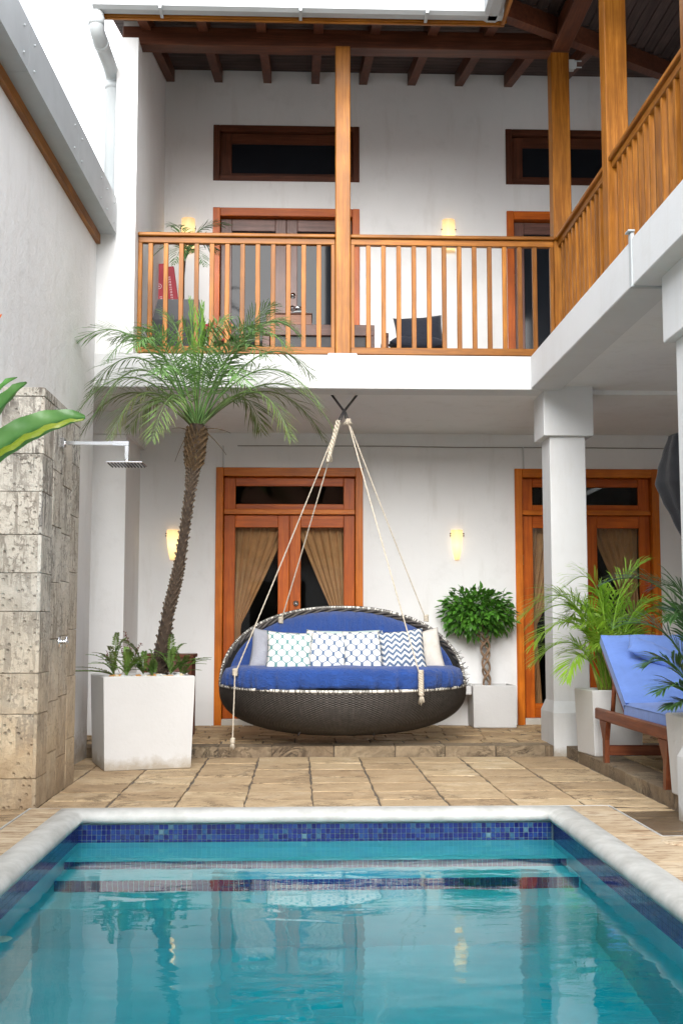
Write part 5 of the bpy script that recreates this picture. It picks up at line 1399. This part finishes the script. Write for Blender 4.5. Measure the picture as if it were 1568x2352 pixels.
# red cartons behind the pot
REDC = m_plain('red_carton', (.42, .03, .05), .6, .12, 5); PINKM = m_plain('white_print', (.8, .6, .62), .6, .05, 5)
for i, (xa, xb, yt, tl_, lb) in enumerate(((355, 385, 607, .10, 'red carton with round white emblem leaning behind the black pot'), (383, 407, 612, .14, 'narrow red carton with white lettering leaning beside the emblem carton'))):
    Yc2 = 11.15 + .05 * i; p0, p1 = at(xa, yt, Yc2), at(xb, 720, Yc2); hh = p0.z - BF; wd = p1.x - p0.x
    rc = thing('red_carton', lb, 'carton', ((p0.x + p1.x) / 2 + .1, Yc2, BF), 'red cartons in the balcony corner'); Mr = Matrix.Translation(((p0.x + p1.x) / 2 + hh * math.sin(tl_) * .8, Yc2, BF)) @ Matrix.Rotation(-tl_, 4, 'Y')
    m = MB(); m.bbox(-wd / 2, wd / 2, -.035, .035, 0, hh, .004, Mr); m.build('box', REDC, rc)
    if i == 0:
        m = MB(); P = [[Mr @ Vector((-.01 + r * math.cos(w), -.0365, hh - .22 + r * math.sin(w))) for r in (.020, .026)] for w in [2 * math.pi * k / 24 for k in range(25)]]; m.grid(P)
        m.build('emblem', PINKM, rc); m = MB(); m.bbox(-.018, -.002, -.0368, -.0358, hh - .226, hh - .214, .0003, Mr); m.build('emblem_core', PINKM, rc)
    lt = MB(); z = hh - (.32 if i == 0 else .10)
    while z > hh - .62:
        k = random.choice((.012, .018, .02)); lt.bbox(-.012, .010, -.0368, -.0358, z - k * .35, z, .0002, Mr)
        lt.bbox(-.012, -.007, -.0368, -.0358, z - k * .9, z - k * .4, .0002, Mr); lt.bbox(.0, .008, -.0368, -.0358, z - k * .9, z - k * .5, .0002, Mr); z -= k + .008
    lt.build('lettering', PINKM, rc, kind='stuff')
# balcony armchair with patterned cloth
ca, cb2 = at(475, 752, 10.4), at(540, 752, 10.4)
ch = thing('balcony_chair', 'dark wood chair with patterned red cloth thrown over it', 'chair', ((ca.x + cb2.x) / 2, 10.6, BF))
GW = m_wood('grey_wood', 2, (.20, .14, .12), (.28, .2, .17), .6, 0)
zs = at(500, 760, 10.4).z
for xa in (ca.x, cb2.x - .05):
    bx('leg', GW, ch, xa, xa + .05, 10.4, 10.45, BF, zs); bx('leg', GW, ch, xa, xa + .05, 10.85, 10.9, BF, zs + .02)
bx('seat', DARK_SHADED_W[0], ch, ca.x, cb2.x, 10.4, 10.9, zs - .10, zs - .05); bx('arm_rail', GW, ch, ca.x, cb2.x, 10.401, 10.449, zs, zs + .03)
def m_print():
    t = NT('flower_print'); o = t.obj(); n = t.noise(o, 22, 2, .5, .5); v_ = t.voro(o, 26, 'F1', 1)
    c = t.ramp(n, [(.35, (.25, .015, .03)), (.48, (.4, .03, .04)), (.55, (.5, .28, .05)), (.62, (.10, .16, .2)), (.7, (.3, .02, .06))]); return t.done(t.bsdf(c, .85))
P = []
c0 = (ca.x + cb2.x) / 2
for i in range(25):
    u = i / 24; row = []
    for j in range(17):
        q = j / 16; x = ca.x - .02 + (cb2.x - ca.x + .04) * u; y = 10.38 + .3 * max(0, q - .35); z = zs + .035 + .05 * math.sin(u * 3.1) + .02 * math.sin(u * 9 + q * 5) - (max(0, .35 - q) * (.45 if .45 < u < .8 else .12))
        row.append((x, y, z))
    P.append(row)
m = MB(); m.grid(P); o = m.build('cloth', m_print(), None, (c0, 10.45, zs)); tag(o, 'crumpled red flower print cloth on the balcony chair', 'cloth')
# low table with a wooden box
Yt = 10.5; t0_, t1_ = at(602, 745, Yt), at(860, 745, Yt); tzz = at(700, 745, Yt).z
tab = thing('balcony_table', 'long dark wood table behind the balusters at the middle post', 'table', ((t0_.x + t1_.x) / 2, Yt + .3, BF))
bx('tabletop', UPDOOR[0], tab, t0_.x, t1_.x, Yt, Yt + .6, tzz - .10, tzz)
for xa in (t0_.x, t1_.x - .07):
    for ya in (Yt + .001, Yt + .53): bx('leg', UPDOOR[2], tab, xa + .001, xa + .069, ya, ya + .069, BF, tzz - .101)
bx('apron', BLACK, tab, t0_.x + .08, t1_.x - .08, Yt + .03, Yt + .06, tzz - .24, tzz - .101)
q0, q1 = at(612, 718, Yt + .1), at(716, 718, Yt + .1); qz = tzz + .13
cb_ = thing('wooden_box', 'brown wooden box on the balcony table', 'box', ((q0.x + q1.x) / 2, Yt + .25, tzz))
bx('body', m_wood('walnut', 0, (.16, .055, .02), (.22, .08, .03), .4, .2), cb_, q0.x, q1.x, Yt + .1, Yt + .4, tzz, qz - .012); bx('lid', DARK_SHADED_W[0], cb_, q0.x - .006, q1.x + .006, Yt + .094, Yt + .406, qz - .012, qz)
tr_ = thing('tray', 'small white dish on the wooden box', 'dish', ((q0.x + q1.x) / 2 + .1, Yt + .25, qz)); cxx = (q0.x + q1.x) / 2 + .1
m = MB(); m.lathe((cxx, Yt + .25, qz), [(0, .004), (.05, .004), (.055, .0)], 20); m.build('base', BLACK, tr_)
m = MB(); m.lathe((cxx, Yt + .25, qz + .003), [(0, .012), (.07, .03), (.075, .04), (.07, .04), (.0, .02)], 20); m.build('bowl', METALW, tr_)
# armchair with the navy cushion
n0, n1 = at(893, 760, 10.7), at(1016, 760, 10.7); ns = BF + .30
ac = thing('low_armchair', 'low dark wood armchair under the navy pillows on the balcony', 'armchair', ((n0.x + n1.x) / 2, 10.85, BF))
bx('seat', DARK_SHADED_W[0], ac, n0.x - .03, n1.x + .03, 10.6, 11.15, ns - .05, ns)
for xa in (n0.x - .02, n1.x - .02):
    for ya in (10.61, 11.09): bx('leg', DARK_SHADED_W[2], ac, xa, xa + .045, ya, ya + .045, BF, ns - .051)
bx('armrest', DARK_SHADED_W[1], ac, n0.x - .05, n0.x - .01, 10.62, 11.1, ns + .16, ns + .2); bx('arm_support', DARK_SHADED_W[2], ac, n0.x - .05, n0.x - .01, 10.62, 10.66, ns, ns + .159)
NAVY = m_cloth('navy_cloth', (.012, .016, .03), .4, 5)
pillow('navy square pillow leaning on the low balcony seat', 962, 768, 10.75, n1.x - n0.x - .04, .36, .16, NAVY, -.2, 0, -.08)
pillow('flat navy seat pillow under the leaning navy pillow', 955, 790, 10.78, n1.x - n0.x + .03, .3, .16, NAVY, -1.45)
gb = MB(); g0 = at(836, 800, 10.9); gb.bbox(g0.x - .02, g0.x + .02, 10.88, 10.92, BF, BF + .3, .006); o = gb.build('green_bottle', m_plain('green_glass', (.02, .25, .06), .2, .1)); 
bt_ = thing('bottle', 'green bottle standing under the balcony table end', 'bottle', (g0.x, 10.9, BF)); o.parent = bt_; o.location = -Vector((g0.x, 10.9, BF)); o.name = 'body'
m = MB(); m.tube([(g0.x, 10.9, BF + .295), (g0.x, 10.9, BF + .36)], .009, 10); m.build('neck', PAINT, bt_)
